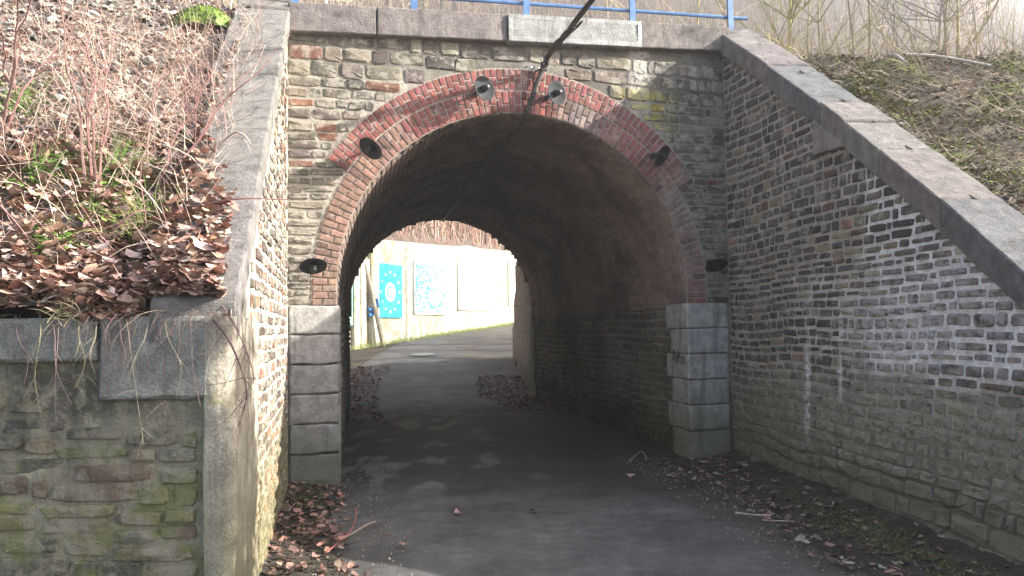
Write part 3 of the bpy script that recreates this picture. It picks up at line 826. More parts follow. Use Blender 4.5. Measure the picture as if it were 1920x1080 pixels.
# ------------------------------------------------------------------ mural wall beyond the tunnel
mw = thing('concrete_wall', (-3, 36, 1.3), 'bright concrete retaining wall with ribs, beyond the tunnel', 'wall')
def MW(t, z, d=0): p = WA+WD*t-WN*(-d)*-1; return Vector((p.x, p.y, z))
def MW(t, z, d=0):
    p = WA+WD*t-WN*d; return Vector((p.x, p.y, z))
def mwy(px):     # wall coordinate t from the photograph's column
    n = Vector((WN.x, WN.y, 0)); p = hit(px, 600, (WA.x, WA.y, 0), n); return (Vector((p.x, p.y))-WA).dot(WD)
def mwz(px, py):
    n = Vector((WN.x, WN.y, 0)); return hit(px, py, (WA.x, WA.y, 0), n).z
grid('wall_face', 120, 30, lambda a, b: MW(-6+32*a, .2+(wtop(-6+32*a)-.2)*b, .02*nz(a*30, b*4, 0)), M_conc, mw, tintf=lambda a, b: tuple(Vector((.33, .315, .25))*(1+.3*fbm(a*18, b*2, 0, 1.2))*(1-.45*sstep(.25, .5, nz(a*60, b*.7, 5)))))
grid('wall_cap', 60, 1, lambda a, b: MW(-6+32*a, wtop(-6+32*a)+.0, -.5+.5*b), M_conc, mw, tintf=lambda a, b: (.4, .38, .3))
for px, wd in ((664, .35), (676, .3), (698, .5)):
    t = mwy(px); m = MB(); q = [MW(t-wd/2, .3, .16), MW(t+wd/2, .3, .16), MW(t+wd/2, .3, 0), MW(t-wd/2, .3, 0)]
    m.hexa(q+[Vector((p.x, p.y, 4.6)) for p in q], (.5, .47, .38)); m.build('rib', M_conc, mw)
t = mwy(688); m = MB(); m.tube([MW(t+.45, .9, .45), MW(t-.25, 4.1, .12)], .1, 6, (.4, .37, .3)); tag(m.build('leaning_post', M_conc), 'pale post leaning against the wall beyond the tunnel', 'post')
def panel(px0, px1, yt, yb, label, frame=(.05, .05, .05)):
    t0, t1 = mwy(px0), mwy(px1); z1, z0 = mwz(px0, yt), mwz(px0, yb)
    root = thing('mural_panel', MW((t0+t1)/2, z0, .06), label, 'mural', 'painted panels on the concrete wall')
    m = MB(); q = [MW(t0, z0, .10), MW(t1, z0, .10), MW(t1, z0, .01), MW(t0, z0, .01)]; m.hexa(q+[Vector((p.x, p.y, z1)) for p in q], frame)
    m.build('board', M_paint, root)
    return root, t0, t1, z0, z1
def disc(root, nm, t, z, rt, rz, d, col, r0=0, n=20):
    m = MB(); V = [];
    for i in range(n):
        a = 2*pi*i/n; V.append(MW(t+rt*cos(a), z+rz*sin(a), d))
    if r0:
        V += [MW(t+rt*r0*cos(2*pi*i/n), z+rz*r0*sin(2*pi*i/n), d) for i in range(n)]
        F = [(i, (i+1) % n, n+(i+1) % n, n+i) for i in range(n)]
    else: F = [tuple(range(n))]
    m.add(V, F, col); return m.build(nm, M_paint, root)
BLUE = (.02, .42, .80); CYAN = (.06, .55, .85); WHT = (.85, .87, .88)
r, t0, t1, z0, z1 = panel(705, 751, 493, 595, 'blue mural panel with a ring of white dots around a yellow circle', BLUE)
tc, zc = (t0+t1)/2, (z0+z1)/2-.05; hw, hh = (t1-t0)/2, (z1-z0)/2
disc(r, 'painted_ring', tc, zc, hw*.42, hh*.36, .104, (.55, .68, .45)); disc(r, 'painted_ring', tc, zc, hw*.3, hh*.26, .107, (.2, .5, .8)); disc(r, 'painted_ring', tc, zc+.02, hw*.15, hh*.12, .110, WHT)
for i in range(12):
    a = 2*pi*i/12; disc(r, 'painted_dot', tc+hw*.76*cos(a), zc+hh*.74*sin(a), hw*.09, hh*.06, .104, (.28, .65, .88), n=10)
r, t0, t1, z0, z1 = panel(775, 833, 489, 589, 'mural panel fading from blue speckles on the left into white', WHT)
hw, hh = (t1-t0)/2, (z1-z0)/2; tc, zc = (t0+t1)/2, (z0+z1)/2
for i in range(330):
    f = rnd()**1.9; zz = U(-.93, .93); f2 = f if zz > -.5 else rnd()**1.1*.95
    disc(r, 'painted_speckle', tc-hw*.93+f2*1.86*hw, zc+zz*hh, hw*U(.03, .09), hh*U(.02, .06), .104+i*.00008, CYAN if rnd() < .8 else (.2, .6, .85), n=7)
r, t0, t1, z0, z1 = panel(858, 921, 496, 581, 'white mural panel third along the wall beyond the tunnel', (.82, .81, .8))
r, t0, t1, z0, z1 = panel(953, 985, 490, 573, 'pale panel partly hidden behind the far brick wing wall', (.8, .85, .78))
r, t0, t1, z0, z1 = panel(671, 690, 484, 528, 'small white framed poster with a dark picture, left on the ribbed wall', (.8, .78, .8))
tc, zc = (t0+t1)/2, (z0+z1)/2; m = MB(); q = [MW(t0+.12, z0+.12, .103), MW(t1-.12, z0+.12, .103), MW(t1-.12, z1-.12, .103), MW(t0+.12, z1-.12, .103)]; m.add(q, [(0, 1, 2, 3)], (.35, .3, .4)); m.build('picture', M_paint, r)
r, t0, t1, z0, z1 = panel(651, 659, 535, 610, 'narrow green and white board at the left end of the ribbed wall', (.25, .5, .4))
gm = MB()
for (a, b) in (((683, 580), (697, 572)), ((684, 590), (695, 583)), ((699, 560), (703, 575))):
    pa = MW(mwy(a[0]), mwz(*a), .18); pb = MW(mwy(b[0]), mwz(*b), .18); gm.tube([pa, (pa+pb)/2+Vector((0, 0, -.1)), pb], .07, 5, (.03, .2, .55))
gm.build('graffiti', M_paint, mw)

# far right wing wall (beyond the tunnel)
fw = thing('wing_wall', (.4, 20, .1), 'stepped brick wing wall at the far end of the tunnel', 'wall')
A = Vector((.50, 17.7)); Bq = Vector((.10, 24.2)); dv = (Bq-A).normalized(); nvv = Vector((-dv.y, dv.x))
def FW(s, z, d=0): p = A+dv*s+nvv*d; return Vector((p.x, p.y, z))
prof = [(0, 4.4), (4.6, 3.6), (6.45, 3.4), (6.46, 2.65), (7.2, 2.4), (7.21, 1.7), (8.2, 1.5)]
def ftop(s):
    for (a, za), (b, zb) in zip(prof, prof[1:]):
        if a <= s <= b: return za+(zb-za)*(s-a)/(b-a)
    return 1.5
m = MB()
for (a, za), (b, zb) in zip(prof, prof[1:]):
    if b-a < .05: continue
    m.hexa([FW(a, -.1, 0), FW(b, -.1, 0), FW(b, -.1, -.4), FW(a, -.1, -.4), FW(a, za, 0), FW(b, zb, 0), FW(b, zb, -.4), FW(a, za, -.4)], (.22, .19, .16))
m.build('core', M_mort, fw)
pc = Pieces('brick')
lay(pc, FW, .0, 4.3, lambda z: [(0.02, max([s for s in [i*.1 for i in range(83)] if ftop(s) > z] or [0]))], ch=(.085, .085), ln=(.22, .24), gap=.014, thick=(.012, .02), jv=.002, waves=0, col=lambda: jitc((.2, .15, .12), .25))
pc.emit('brick', M_face, fw, 300)

# ------------------------------------------------------------------ dish lamps
def dish(u, z, kx, label, fa=.62, ta=.72):
    """kx = direction (du, dz) the dish turns towards, tangential to the arch"""
    root = thing('dish_lamp', FP(u, z, 0), label, 'lamp', 'black dish lamps round the arch')
    tdir = (FU*kx[0]+UP*kx[1]).normalized(); ax = (FN*fa+tdir*ta).normalized(); c = FP(u, z, .19)
    a = ax.orthogonal().normalized(); b = ax.cross(a); n = 28
    m = MB(); V = []; F = []; prof_ = [(.03, -.03), (.07, -.025), (.105, -.012), (.128, .002), (.133, .002), (.130, -.006), (.10, -.022), (.06, -.038), (.03, -.043)]
    for r_, h in prof_:
        for i in range(n):
            an = 2*pi*i/n; V.append(c+(a*cos(an)+b*sin(an))*r_+ax*h)
    k = len(prof_)
    for j in range(k-1):
        for i in range(n): F.append((j*n+i, j*n+(i+1) % n, (j+1)*n+(i+1) % n, (j+1)*n+i))
    m.add(V, F); m.build('dish', M_blkin, root, smooth=True)
    m = MB(); m.tube([c-ax*.06, c-ax*.03, c+ax*.0, c+ax*.03, c+ax*.036, c+ax*.06, c+ax*.068], [.038, .038, .036, .036, .026, .026, .01], 14); m.build('bulb_holder', M_blk, root, smooth=False)
    m = MB(); m.tube([c-ax*.05, c-ax*.075-FN*.02, FP(u, z, .04)-tdir*.05, FP(u, z, .0)-tdir*.05], .014, 8); m.build('arm', M_blk, root)
    m = MB(); m.tube([FP(u, z, .02)-tdir*.05, FP(u, z, .045)-tdir*.05], .035, 12); m.build('mounting_plate', M_blk, root)
dish(-.252, 2.144, (0.05, -1), 'lowest black dish lamp on the left haunch above the quoins', .5, .85)
dish(.311, 3.337, (-.65, -.75), 'black dish lamp at the left end of the red brick ring, casting a long shadow', .4, .9)
dish(1.515, 4.046, (1, .25), 'grey dish lamp just left of the cable at the crown', .92, .38)
dish(2.331, 4.059, (1, .12), 'grey dish lamp just right of the cable at the crown', .92, .38)
dish(3.591, 3.428, (.7, -.7), 'dark dish lamp on the right part of the red ring')
dish(4.252, 2.194, (-.05, -1), 'lowest black dish lamp on the right haunch beside the corner', .5, .85)

# ------------------------------------------------------------------ cable
cab = thing('overhead_cable', FP(2.23, 4.36), 'thick twisted black cable hanging across the parapet into the tunnel', 'cable')
br = FP(2.22, 4.37, .10)
path = [Vector((3.3, 4.6, 7.1)), hit(1112, -4, FP(0, 0, .9), FN), hit(1075, 48, FP(0, 0, .62), FN), hit(1035, 92, FP(0, 0, .32), FN), br, FP(2.13, 4.15, .08), FP(2.06, 3.95, .07), FP(2.02, 3.86, .06), FP(2.01, 3.80, -.05)+TV*.05, FP(2.0, 3.80)+TV*.5, FP(1.98, 3.81)+TV*1.6, FP(1.97, 3.82)+TV*8.2]
def catmull(P, k=8):
    out = []
    for i in range(len(P)-1):
        p0 = P[max(0, i-1)]; p1 = P[i]; p2 = P[i+1]; p3 = P[min(len(P)-1, i+2)]
        for j in range(k):
            t = j/k; out.append(.5*((2*p1)+(p2-p0)*t+(2*p0-5*p1+4*p2-p3)*t*t+(3*p1-p0-3*p2+p3)*t**3))
    out.append(P[-1]); return out
cp_ = catmull(path, 10)
for k in range(3):
    pts = []
    for i, p in enumerate(cp_):
        t = (cp_[min(i+1, len(cp_)-1)]-cp_[max(0, i-1)]).normalized(); a = t.orthogonal().normalized(); b = t.cross(a); an = k*2.09+i*.55
        pts.append(p+(a*cos(an)+b*sin(an))*.017)
    m = MB(); m.tube(pts, .016, 7); m.build('strand', M_cable, cab, smooth=True)
lp = [Vector((3.5, 4.6, 7.0)), hit(1118, -4, FP(0, 0, .85), FN), hit(1092, 40, FP(0, 0, .6), FN), hit(1062, 70, FP(0, 0, .42), FN), hit(1030, 108, FP(0, 0, .22), FN), br+FU*.03, FP(2.12, 4.3, .05), FP(2.11, 4.1, .05), FP(2.06, 3.92, .05)]
m = MB(); m.tube(catmull(lp, 8), .010, 6); m.build('loose_wire', M_cable, cab, smooth=True)
m = MB(); m.box(br-FN*.01, .06, .05, .09, Matrix.Rotation(.3, 3, 'Z')); m.build('clamp', M_cable, cab)
m = MB(); m.box(br+FN*.03+UP*.03, .04, .02, .035); m.tube([br-FN*.1, br+FN*.02], .012, 6)
for dx in (-.05, -.09, -.13, -.17): m.tube([FP(2.2+dx-.012, 4.37+.01*sin(dx*90), .03), FP(2.2+dx+.012, 4.36+.012*cos(dx*70), .045), FP(2.2+dx+.03, 4.375, .03)], .008, 5)
m.build('hook', M_metal, cab)

# manhole
mh = thing('manhole_cover', (-3.06, 27.0, gz(27)), 'round metal manhole cover in the road beyond the tunnel', 'manhole cover')
m = MB(); V = []
for r_, h in ((.42, .03), (.40, .045)):
    for i in range(28): a = 2*pi*i/28; y = 27+r_*sin(a); V.append((-3.06+r_*cos(a), y, gz(y)+h))
m.add(V, [(i, (i+1) % 28, 28+(i+1) % 28, 28+i) for i in range(28)]+[tuple(28+i for i in range(28))], (.3, .3, .3)); m.build('lid', M_metal if False else simple('worn_iron', (.11, .105, .10), .5, 30, .8, 1.2), mh)

# ------------------------------------------------------------------ vegetation helpers
def stem(m, p, d, L, r, n=5, wob=.15, droop=0.0, tint=(.2, .12, .1), seg=6, taper=.25):
    pts = [Vector(p)]; rr = [r]; dd = Vector(d).normalized()
    for i in range(seg):
        dd = (dd+Vector((U(-wob, wob), U(-wob, wob), U(-wob, wob)-droop))).normalized(); pts.append(pts[-1]+dd*L/seg); rr.append(r*(1-(1-taper)*(i+1)/seg))
    m.tube(pts, rr, n, tint, cap=False); return pts
def branchy(m, p, d, L, r, depth, tint, n=4, spread=.7, k=4, droop=0, wob=.12, curve=None):
    pts = stem(m, p, d, L, r, n, wob, droop, tint)
    if depth:
        for _ in range(k):
            i = random.randint(1, len(pts)-2); t = (pts[i+1]-pts[i]).normalized(); o = Vector((U(-1, 1), U(-1, 1), U(-.3, .9))).normalized()
            branchy(m, pts[i], (t*(1-spread*.5)+o*spread), L*U(.3, .6), r*.5, depth-1, tint, 3, spread, max(2, k-1), droop, wob*1.2)

def bpL(px, py):       # point of the left bank seen at a pixel of the photograph
    d = ray(px, py); t = 2.0
    while t < 30:
        p = CP+d*t
        if p.y > YF and p.z < bankL(p.x, p.y): return p
        t += .03
    return None

# bank leaf litter
LEAFC = [(.40, .26, .20), (.36, .24, .195), (.46, .34, .285), (.25, .165, .135), (.37, .22, .175), (.5, .38, .32), (.26, .165, .135)]
def rand_frame(tilt=.9):
    e = Euler((U(-tilt, tilt), U(-tilt, tilt), U(0, 6.28))).to_matrix(); return e.col[0], e.col[1], e.col[2]
litter = thing('leaf_litter', (-2.6, 4.4, 2.0), 'thick drift of curled brown leaves on the left bank above the slabs', 'leaves')
lp_ = Pieces('leaf')
def wingx(y): return LO.x+.22*(LO.y-min(y, 8.1))-.40
for i in range(15000):
    y = YF+.0+ (rnd()**2.1)*4.6; x = wingx(y)+.05-rnd()**1.25*(2.6+.35*y)
    if y < YF+1.6: x = wingx(y)+(.345*(1-sstep(.5, 1.9, y-YF)))-rnd()*2.9
    if y > 5.3 and rnd() < .45: continue
    lay_ = U(0, .10 if y < 4.8 else .05); zc = ltop(min(4.25, 7.907-y))+.015 if x > wingx(y)-.02 else -9; X, Y, Z = rand_frame(.65); sz = (U(.05, .105) if rnd() < .25 else U(.018, .055)) if y < 5.2 else U(.02, .06)
    p = Vector((x, y, max(zc, bankL(x, y))+lay_+.015)); lp_.put(p, X, Y, Z, sz*1.1, sz*.85, sz*.8, jitc(random.choice(LEAFC), .25))
lp_.emit('leaf', M_leaf, litter, 300, minpx=12, smooth=True)
# scree
scree = thing('slate_scree', (-4, 7.5, 4), 'loose grey slate chips spread over the upper left bank', 'stones')
rp = Pieces('rock')
for i in range(3200):
    y = U(4.6, 8.9); x = wingx(y)+.02-rnd()**.9*6.0
    if rnd() > sstep(4.4, 6.8, y+.35*(-x-3.2)) + .12: continue
    e = Euler((U(-.3, .3)+.55, U(-.4, .4), U(0, 6.28))).to_matrix(); sz = U(.03, .11)*(1.3 if rnd() < .12 else .8)
    rp.put(Vector((x, y, bankL(x, y)+.012)), e.col[0], e.col[1], e.col[2], sz*1.3, sz, sz*.4, jitc(random.choice([(.3, .285, .27), (.22, .21, .2), (.38, .355, .33), (.28, .24, .2)]), .25))
rp.emit('stone', M_scree, scree, 300, minpx=8)

# dry stems and grass over the left bank (uncountable)
m = MB()
for i in range(9000):
    y = U(3.75, 8.4); x = wingx(y)+.22-rnd()**1.2*4.6
    den = exp(-((x-wingx(y)+.7)/1.1)**2)*exp(-((y-5.7)/1.3)**2)
    if rnd() > .26+den: continue
    c = random.choice([(.46, .38, .31), (.38, .28, .24), (.54, .46, .38), (.34, .26, .22), (.4, .26, .235)])
    stem(m, (x, y, max(bankL(x, y), ltop(7.907-y) if x > wingx(y) else -9)-.02), (U(-1, 1), U(-1, .6), U(.0, 1.2)), U(.10, .5), U(.0012, .0032), 3, .25, .08, jitc(c, .2), 4, .4)
o = m.build('dry_stems', M_twig, kind='stuff'); tag(o, 'tangle of dry pale stems covering the left bank', 'dry stems')
# green weeds
def weed(px, py, n, label, spread=.22, h=.07, c=(.10, .2, .03)):
    p0 = bpL(px, py)
    if p0 is None: return
    m = MB()
    for i in range(n):
        x = p0.x+random.gauss(0, spread); y = max(YF+.05, p0.y+random.gauss(0, spread*.7)); z = bankL(x, y)+.03+U(0, h)
        cc = jitc(c, .35); X, Y, Z = rand_frame(.7); s = U(.012, .03)
        q = Vector((x, y, z)); m.add([q-X*s, q-Y*s*.6, q+X*s, q+Y*s*.6], [(0, 1, 2, 3)], cc)
        m.tube([Vector((p0.x, p0.y, bankL(p0.x, p0.y)+.01)), Vector(((x+p0.x)/2, (y+p0.y)/2, z)), q], .001, 3, cc, False)
    tag(m.build('green_weed', M_green), label, 'weed', 'green weeds on the left bank')
weed(30, 215, 160, 'patch of green weeds at the left edge, halfway up the bank')
weed(60, 352, 160, 'green leafy weeds on the left edge above the leaf drift', .2)
weed(205, 348, 200, 'green weeds at the foot of the three red stems')
weed(100, 478, 120, 'small green patch in the leaf drift near the slab', .12)
weed(285, 440, 150, 'green tuft among leaves close to the wing wall coping', .13, .14, (.13, .2, .04))
weed(180, 410, 70, 'few green leaves below the red stems', .1)
weed(400, 350, 60, 'small green plant on the coping edge', .06)
# grass tufts
def tuft(px, py, label, n=120, h=.22, c=(.25, .26, .1)):
    p0 = bpL(px, py)
    if p0 is None: return
    m = MB()
    for i in range(n):
        x = p0.x+random.gauss(0, .05); y = p0.y+random.gauss(0, .05); stem(m, (x, y, bankL(x, y)), (U(-.8, .8), U(-.9, .5), U(.6, 1.2)), h*U(.5, 1.1), .0022, 3, .12, .25, jitc(c, .3), 5, .2)
    tag(m.build('grass_tuft', M_green), label, 'grass')
tuft(275, 450, 'long drooping grass tuft beside the wing wall coping', 170, .3); tuft(150, 590, 'dry grass tuft on the slab edge under the leaf drift', 90, .16, (.3, .28, .16))
# moss cushion at the top of the left coping
p0 = bpL(385, 52) or Vector((-3, 8, 4.7))
m = MB(); V = []; F = []; nn_ = 26
for j in range(9):
    for i in range(nn_):
        a = 2*pi*i/nn_; e = j/8*pi/2; rr = cos(e)*(1+.15*nz(cos(a)*2, sin(a)*2, j*.3)); V.append(p0+Vector((.0+.30*rr*cos(a), .25*rr*sin(a), .24*sin(e)-.05+.02*nz(cos(a)*6, sin(a)*6, j))))
for j in range(8):
    for i in range(nn_): F.append((j*nn_+i, j*nn_+(i+1) % nn_, (j+1)*nn_+(i+1) % nn_, (j+1)*nn_+i))
m.add(V, F, (.09, .145, .015))
for i in range(900):
    v = random.choice(V); X, Y, Z = rand_frame(1.2); s = .012; m.add([v-X*s, v-Y*s, v+X*s, v+Y*s+Vector((0,0,.01))], [(0, 1, 2, 3)], jitc((.11, .17, .018), .35))
tag(m.build('moss_cushion', M_green), 'bright green moss cushion at the top of the left coping', 'moss')

# red saplings
RED = (.19, .11, .10)
def sapling(px, py, tops, label, r=.009, k=5, group=None):
    p0 = bpL(px, py)
    if p0 is None: return
    m = MB()
    for (tx, ty, dd) in tops:
        yd = p0.y+dd; d = ray(tx, ty); q = CP+d*(yd/d.y); n = 9; pts = []
        for i in range(n+1):
            t = i/n; p = p0.lerp(q, t); p += Vector((nz(t*4, tx, 0)*.05, nz(t*4, ty, 3)*.05, .06*sin(pi*t)))*(1 if 0 < i < n else 0); pts.append(p)
        m.tube(pts, [r*(1-.6*i/n) for i in range(n+1)], 5, jitc(RED, .15))
        for _ in range(k):
            i = random.randint(2, n-1); t = (pts[i]-pts[i-1]).normalized()
            branchy(m, pts[i], t*.6+Vector((U(-1, 1), U(-.6, .4), U(-.2, .9))), (q-p0).length*U(.15, .4), r*.4, 1, jitc(RED, .15), 3, .8, 3)
    tag(m.build('bare_sapling', M_twig), label, 'sapling', group)
sapling(166, 375, [(108, -10, .1), (172, 60, .3)], 'pair of tall upright red stems on the left bank', .010, 6)
sapling(182, 372, [(215, 60, .4), (150, 90, -.2)], 'slightly leaning red stem right beside the tall pair', .008, 6)
sapling(262, 335, [(310, 120, .6)], 'thin dark stem leaning right on the middle of the left bank', .008, 7)
sapling(285, 380, [(505, 110, .3), (400, 130, .3)], 'dark branching shrub arching over the wing wall coping', .008, 9)
sapling(0, 260, [(110, 85, .2), (60, -20, -.4)], 'reddish stems crossing the left edge of the picture', .010, 5)
sapling(20, 190, [(40, -30, -.6), (0, 60, -.6)], 'thin twigs in the upper left corner', .008, 5)
sapling(365, 300, [(330, 90, .2), (420, 170, .1), (370, 110, .2)], 'dense twiggy clump next to the coping, mid height', .006, 10)
# arching bramble
def arch_branch(pts_px, dep, label, r=.008, tint=RED, side=6, name='bramble_branch', group=None):
    P = []
    for (x, y), yd in zip(pts_px, dep):
        d = ray(x, y); P.append(CP+d*(yd/d.y))
    c = catmull(P, 6); m = MB(); n = len(c)
    m.tube(c, [r*(1-.7*i/n) for i in range(n)], 5, jitc(tint, .15))
    for _ in range(side):
        i = random.randint(1, n-2); branchy(m, c[i], (c[i+1]-c[i]).normalized()*.6+Vector((U(-1, 1), U(-.4, .3), U(-1, .5))), U(.08, .25), r*.35, 1, jitc(tint, .15), 3, .8, 2)
    tag(m.build(name, M_twig), label, 'branch', group)
arch_branch([(185, 485), (260, 430), (330, 395), (400, 380), (455, 372), (540, 374)], [4.3, 4.3, 4.25, 4.2, 4.2, 4.3], 'thick bramble branch arching right over the coping', .011)
arch_branch([(145, 520), (190, 460), (250, 400), (300, 398), (345, 400)], [4.1, 4.1, 4.1, 4.2, 4.2], 'pinkish branch arching above the leaf drift', .007)
arch_branch([(0, 385), (40, 430), (82, 492)], [3.9, 3.9, 3.9], 'slanting red stem at the left edge above the slab', .006)
arch_branch([(365, 320), (430, 255), (455, 252), (470, 270)], [4.9, 4.8, 4.7, 4.7], 'pale forked stick lying on the coping', .009, (.5, .42, .38), 3)
arch_branch([(400, 600), (430, 640), (455, 700), (462, 745), (448, 800)], [3.6, 3.5, 3.42, 3.4, 3.4], 'dark vine hanging around the plastered corner', .006, (.1, .06, .06), 12)
arch_branch([(405, 560), (440, 610), (470, 680), (475, 720)], [3.7, 3.55, 3.45, 3.45], 'thin dark vine beside the plastered corner', .004, (.12, .07, .07), 10)
# hanging shoots over the slabs
HV = [(75, 600, 80, 790, 'left'), (95, 598, 135, 760, ''), (228, 600, 222, 720, ''), (310, 600, 330, 745, ''), (110, 605, 105, 800, ''), (180, 600, 178, 700, ''), (235, 600, 270, 835, ''),
      (300, 600, 305, 830, ''), (190, 605, 230, 690, ''), (355, 600, 376, 762, ''), (250, 600, 210, 690, ''), (330, 600, 270, 720, ''), (30, 600, 45, 720, ''), (280, 602, 240, 712, ''), (150, 600, 140, 730, ''), (205, 600, 200, 740, '')]
refs = ['just right of the left frame edge', 'slanting right', 'short and straight', 'forked', 'long one on the left', 'close to the slab joint', 'longest, reaching below the kneeler', 'long curved one under the kneeler',
        'short wavy one', 'rightmost, near the plastered corner', 'slanting back to the left', 'crossing the kneeler leftwards', 'thin one at the far left', 'curling over the kneeler face', 'pale one left of the joint', 'pale one right of the joint']
for (x0, y0, x1, y1, _), rf in zip(HV, refs):
    yd = 3.52; d = ray(x0, y0); P0 = CP+d*((YF+.05)/d.y); P0.z = max(P0.z, 1.6); P1 = CP+ray(x0*.8+x1*.2, y0+30)*(yd/ray(x0, y0).y); d = ray(x1, y1); P3 = CP+d*((yd-.04)/d.y); P2 = P1.lerp(P3, .5)+Vector((U(-.05, .05), U(-.04, .02), 0))
    c = catmull([P0, P1, P2, P3], 5); m = MB(); tn = random.choice([(.23, .16, .15), (.32, .28, .2), (.13, .085, .085), (.26, .23, .13)]); n = len(c)
    m.tube(c, [.0026*(1-.6*i/n) for i in range(n)], 4, tn)
    for _ in range(5):
        i = random.randint(2, n-2); stem(m, c[i], (U(-1, 1), U(-.4, 0), U(-1.2, -.1)), U(.04, .16), .0015, 3, .2, .1, tn, 4)
    tag(m.build('hanging_shoot', M_twig), 'thin dry shoot hanging over the grey slab, '+rf, 'shoot', 'dry shoots hanging over the slabs')
# small dangling twig mass
m = MB()
for i in range(80):
    x = U(-2.35, -1.3) if rnd() < .5 else U(-1.75, -1.28); stem(m, (x, YF+.1-U(0, .1), 1.60), (U(-.8, .8), U(-1, -.3), U(-.3, .5)), U(.1, .32), .0018, 3, .25, .35, jitc(random.choice([(.15, .1, .09), (.22, .17, .13)]), .2), 6)
tag(m.build('fine_twigs', M_twig, kind='stuff'), 'fine dry twigs spilling over the slab edge', 'twigs')

# right bank cover
m = MB()
for i in range(9000):
    y = U(4.5, 9.6); x = RO.x+.75+max(0, 9.43-y)*.15+rnd()**1.2*6; c = random.choice([(.26, .2, .155), (.19, .145, .11), (.34, .29, .24)])
    stem(m, (x, y, bankR(x, y)), (U(-1, 1), U(-1, 1), U(0, .7)), U(.06, .4), U(.0015, .004), 3, .2, .05, jitc(c, .2), 4, .4)
tag(m.build('dry_twigs', M_twig, kind='stuff'), 'dry grey twigs scattered on the mossy right bank', 'twigs')
m = MB()
for k in range(150):
    cy = U(5, 9.5); cx = RO.x+.8+max(0, 9.43-cy)*.16+rnd()**1.5*4.5
    for i in range(90):
        x = cx+random.gauss(0, .13); y = cy+random.gauss(0, .13); X, Y, Z = rand_frame(.6); s = U(.008, .02); q = Vector((x, y, bankR(x, y)+U(.0, .025))); m.add([q-X*s, q-Y*s, q+X*s, q+Y*s], [(0, 1, 2, 3)], jitc((.17, .21, .03), .35))
tag(m.build('moss_patches', M_green, kind='stuff'), 'dull green moss patches on the right bank', 'moss')
rl = Pieces('leaf'); rlit = thing('leaf_litter', (5, 8, 3.5), 'sparse faded leaves and litter on the right bank', 'leaves')
for i in range(3500):
    y = U(4.5, 9.6); x = RO.x+.7+max(0, 9.43-y)*.16+rnd()**1.2*6; X, Y, Z = rand_frame(.6); s = U(.03, .07); rl.put(Vector((x, y, bankR(x, y)+.02)), X, Y, Z, s, s*.8, s*.7, jitc(random.choice([(.24, .18, .14), (.18, .12, .09), (.34, .29, .25)]), .25))
rl.emit('leaf', M_leaf, rlit, 120, minpx=10)
for (x0, y0, x1, y1, lb) in ((1700, 138, 1860, 160, 'long pale fallen branch on the crest of the right bank'), (1670, 150, 1700, 143, 'short pale stick on the crest of the right bank')):
    a = hit(x0, y0, (0, 9.0, 0), Vector((0, 1, 0))); b_ = hit(x1, y1, (0, 8.7, 0), Vector((0, 1, 0))); a.z = bankR(a.x, a.y)+.05; b_.z = bankR(b_.x, b_.y)+.05
    m = MB(); m.tube(catmull([a, a.lerp(b_, .4)+Vector((0, 0, .03)), b_], 5), .018, 6, (.4, .36, .33)); tag(m.build('fallen_branch', M_twig), lb, 'branch')

# ------------------------------------------------------------------ foot of the walls: soil and litter on the road edge
def mound(name, fn, nu, nv, mat): grid(name, nu, nv, fn, mat, kind='structure')
def lbase(y): return LO.x+.22*(LO.y-y) if y < 7.9 else LO.x+.1-.19*(y-7.9)
def verge_l(a, b):
    y = 3.0+5.2*b; w_ = .5*(1+.35*nz(y, 0, 0, 1.6))*(1-.35*sstep(6.6, 8.2, y)) + .3*(1-sstep(4, 5.6, y)); x = lbase(y)-.05+(w_+.05)*a
    return Vector((x, y, road_pt(x, y)+.05*(1-a)**1.2+.02*(1-a)*nz(x, y, 0, 6)+.004-.02*sstep(.9, 1, a)))
mound('left_verge', verge_l, 16, 90, M_ground)
def rbase(y): return RO.x+.1*(9.43-y)
def verge_r(a, b):
    y = 2.6+7.0*b; w_ = .95*(1+.25*nz(y, 3, 0, 1.3))*(1-.35*sstep(6.5, 9.4, y)) ; x = rbase(y)+.06-(w_+.06)*a
    return Vector((x, y, road_pt(x, y)+.07*(1-a)**1.2+.025*(1-a)*nz(x, y, 0, 6)+.004-.02*sstep(.9, 1, a)))
mound('right_verge', verge_r, 20, 110, M_ground)
def litter_strip(nm, label, n, posf, sz, cols, root_loc, parent_cnt=300, tilt=.5, lift=.05):
    r_ = thing(nm, root_loc, label, 'leaves'); pc_ = Pieces('leaf')
    for i in range(n):
        x, y = posf(); X, Y, Z = rand_frame(tilt); s = U(*sz); h = road_pt(x, y)+U(.005, lift); pc_.put(Vector((x, y, h)), X, Y, Z, s*1.1, s*.85, s*.7, jitc(random.choice(cols), .3))
    pc_.emit('leaf', M_leaf, r_, parent_cnt, minpx=9)
DK = [(.17, .11, .095), (.12, .08, .065), (.22, .14, .12), (.09, .06, .05)]
def pl1():
    y = 3.5+4.3*rnd()**.9; return lbase(y)+rnd()**1.3*(.55+.25*(1-sstep(4, 5.5, y))), y
litter_strip('leaf_litter', 'brown leaves heaped at the foot of the left wing wall', 800, pl1, (.025, .07), DK+[(.28, .16, .13)], (-1.6, 5, 0), 300, .6, .08)
def pl2():
    y = U(3.2, 9.2); return rbase(y)-rnd()**1.2*1.1, y
litter_strip('leaf_litter', 'dark leaf mould and scattered leaves along the right wing wall', 1100, pl2, (.018, .075), DK+[(.2, .19, .16)], (2.6, 6, 0), 200, .4, .07)
def pl3():
    y = U(13, 24); c, hw_ = rc(y); return c-hw_*(1.02-.38*rnd()**1.7)+.15, y
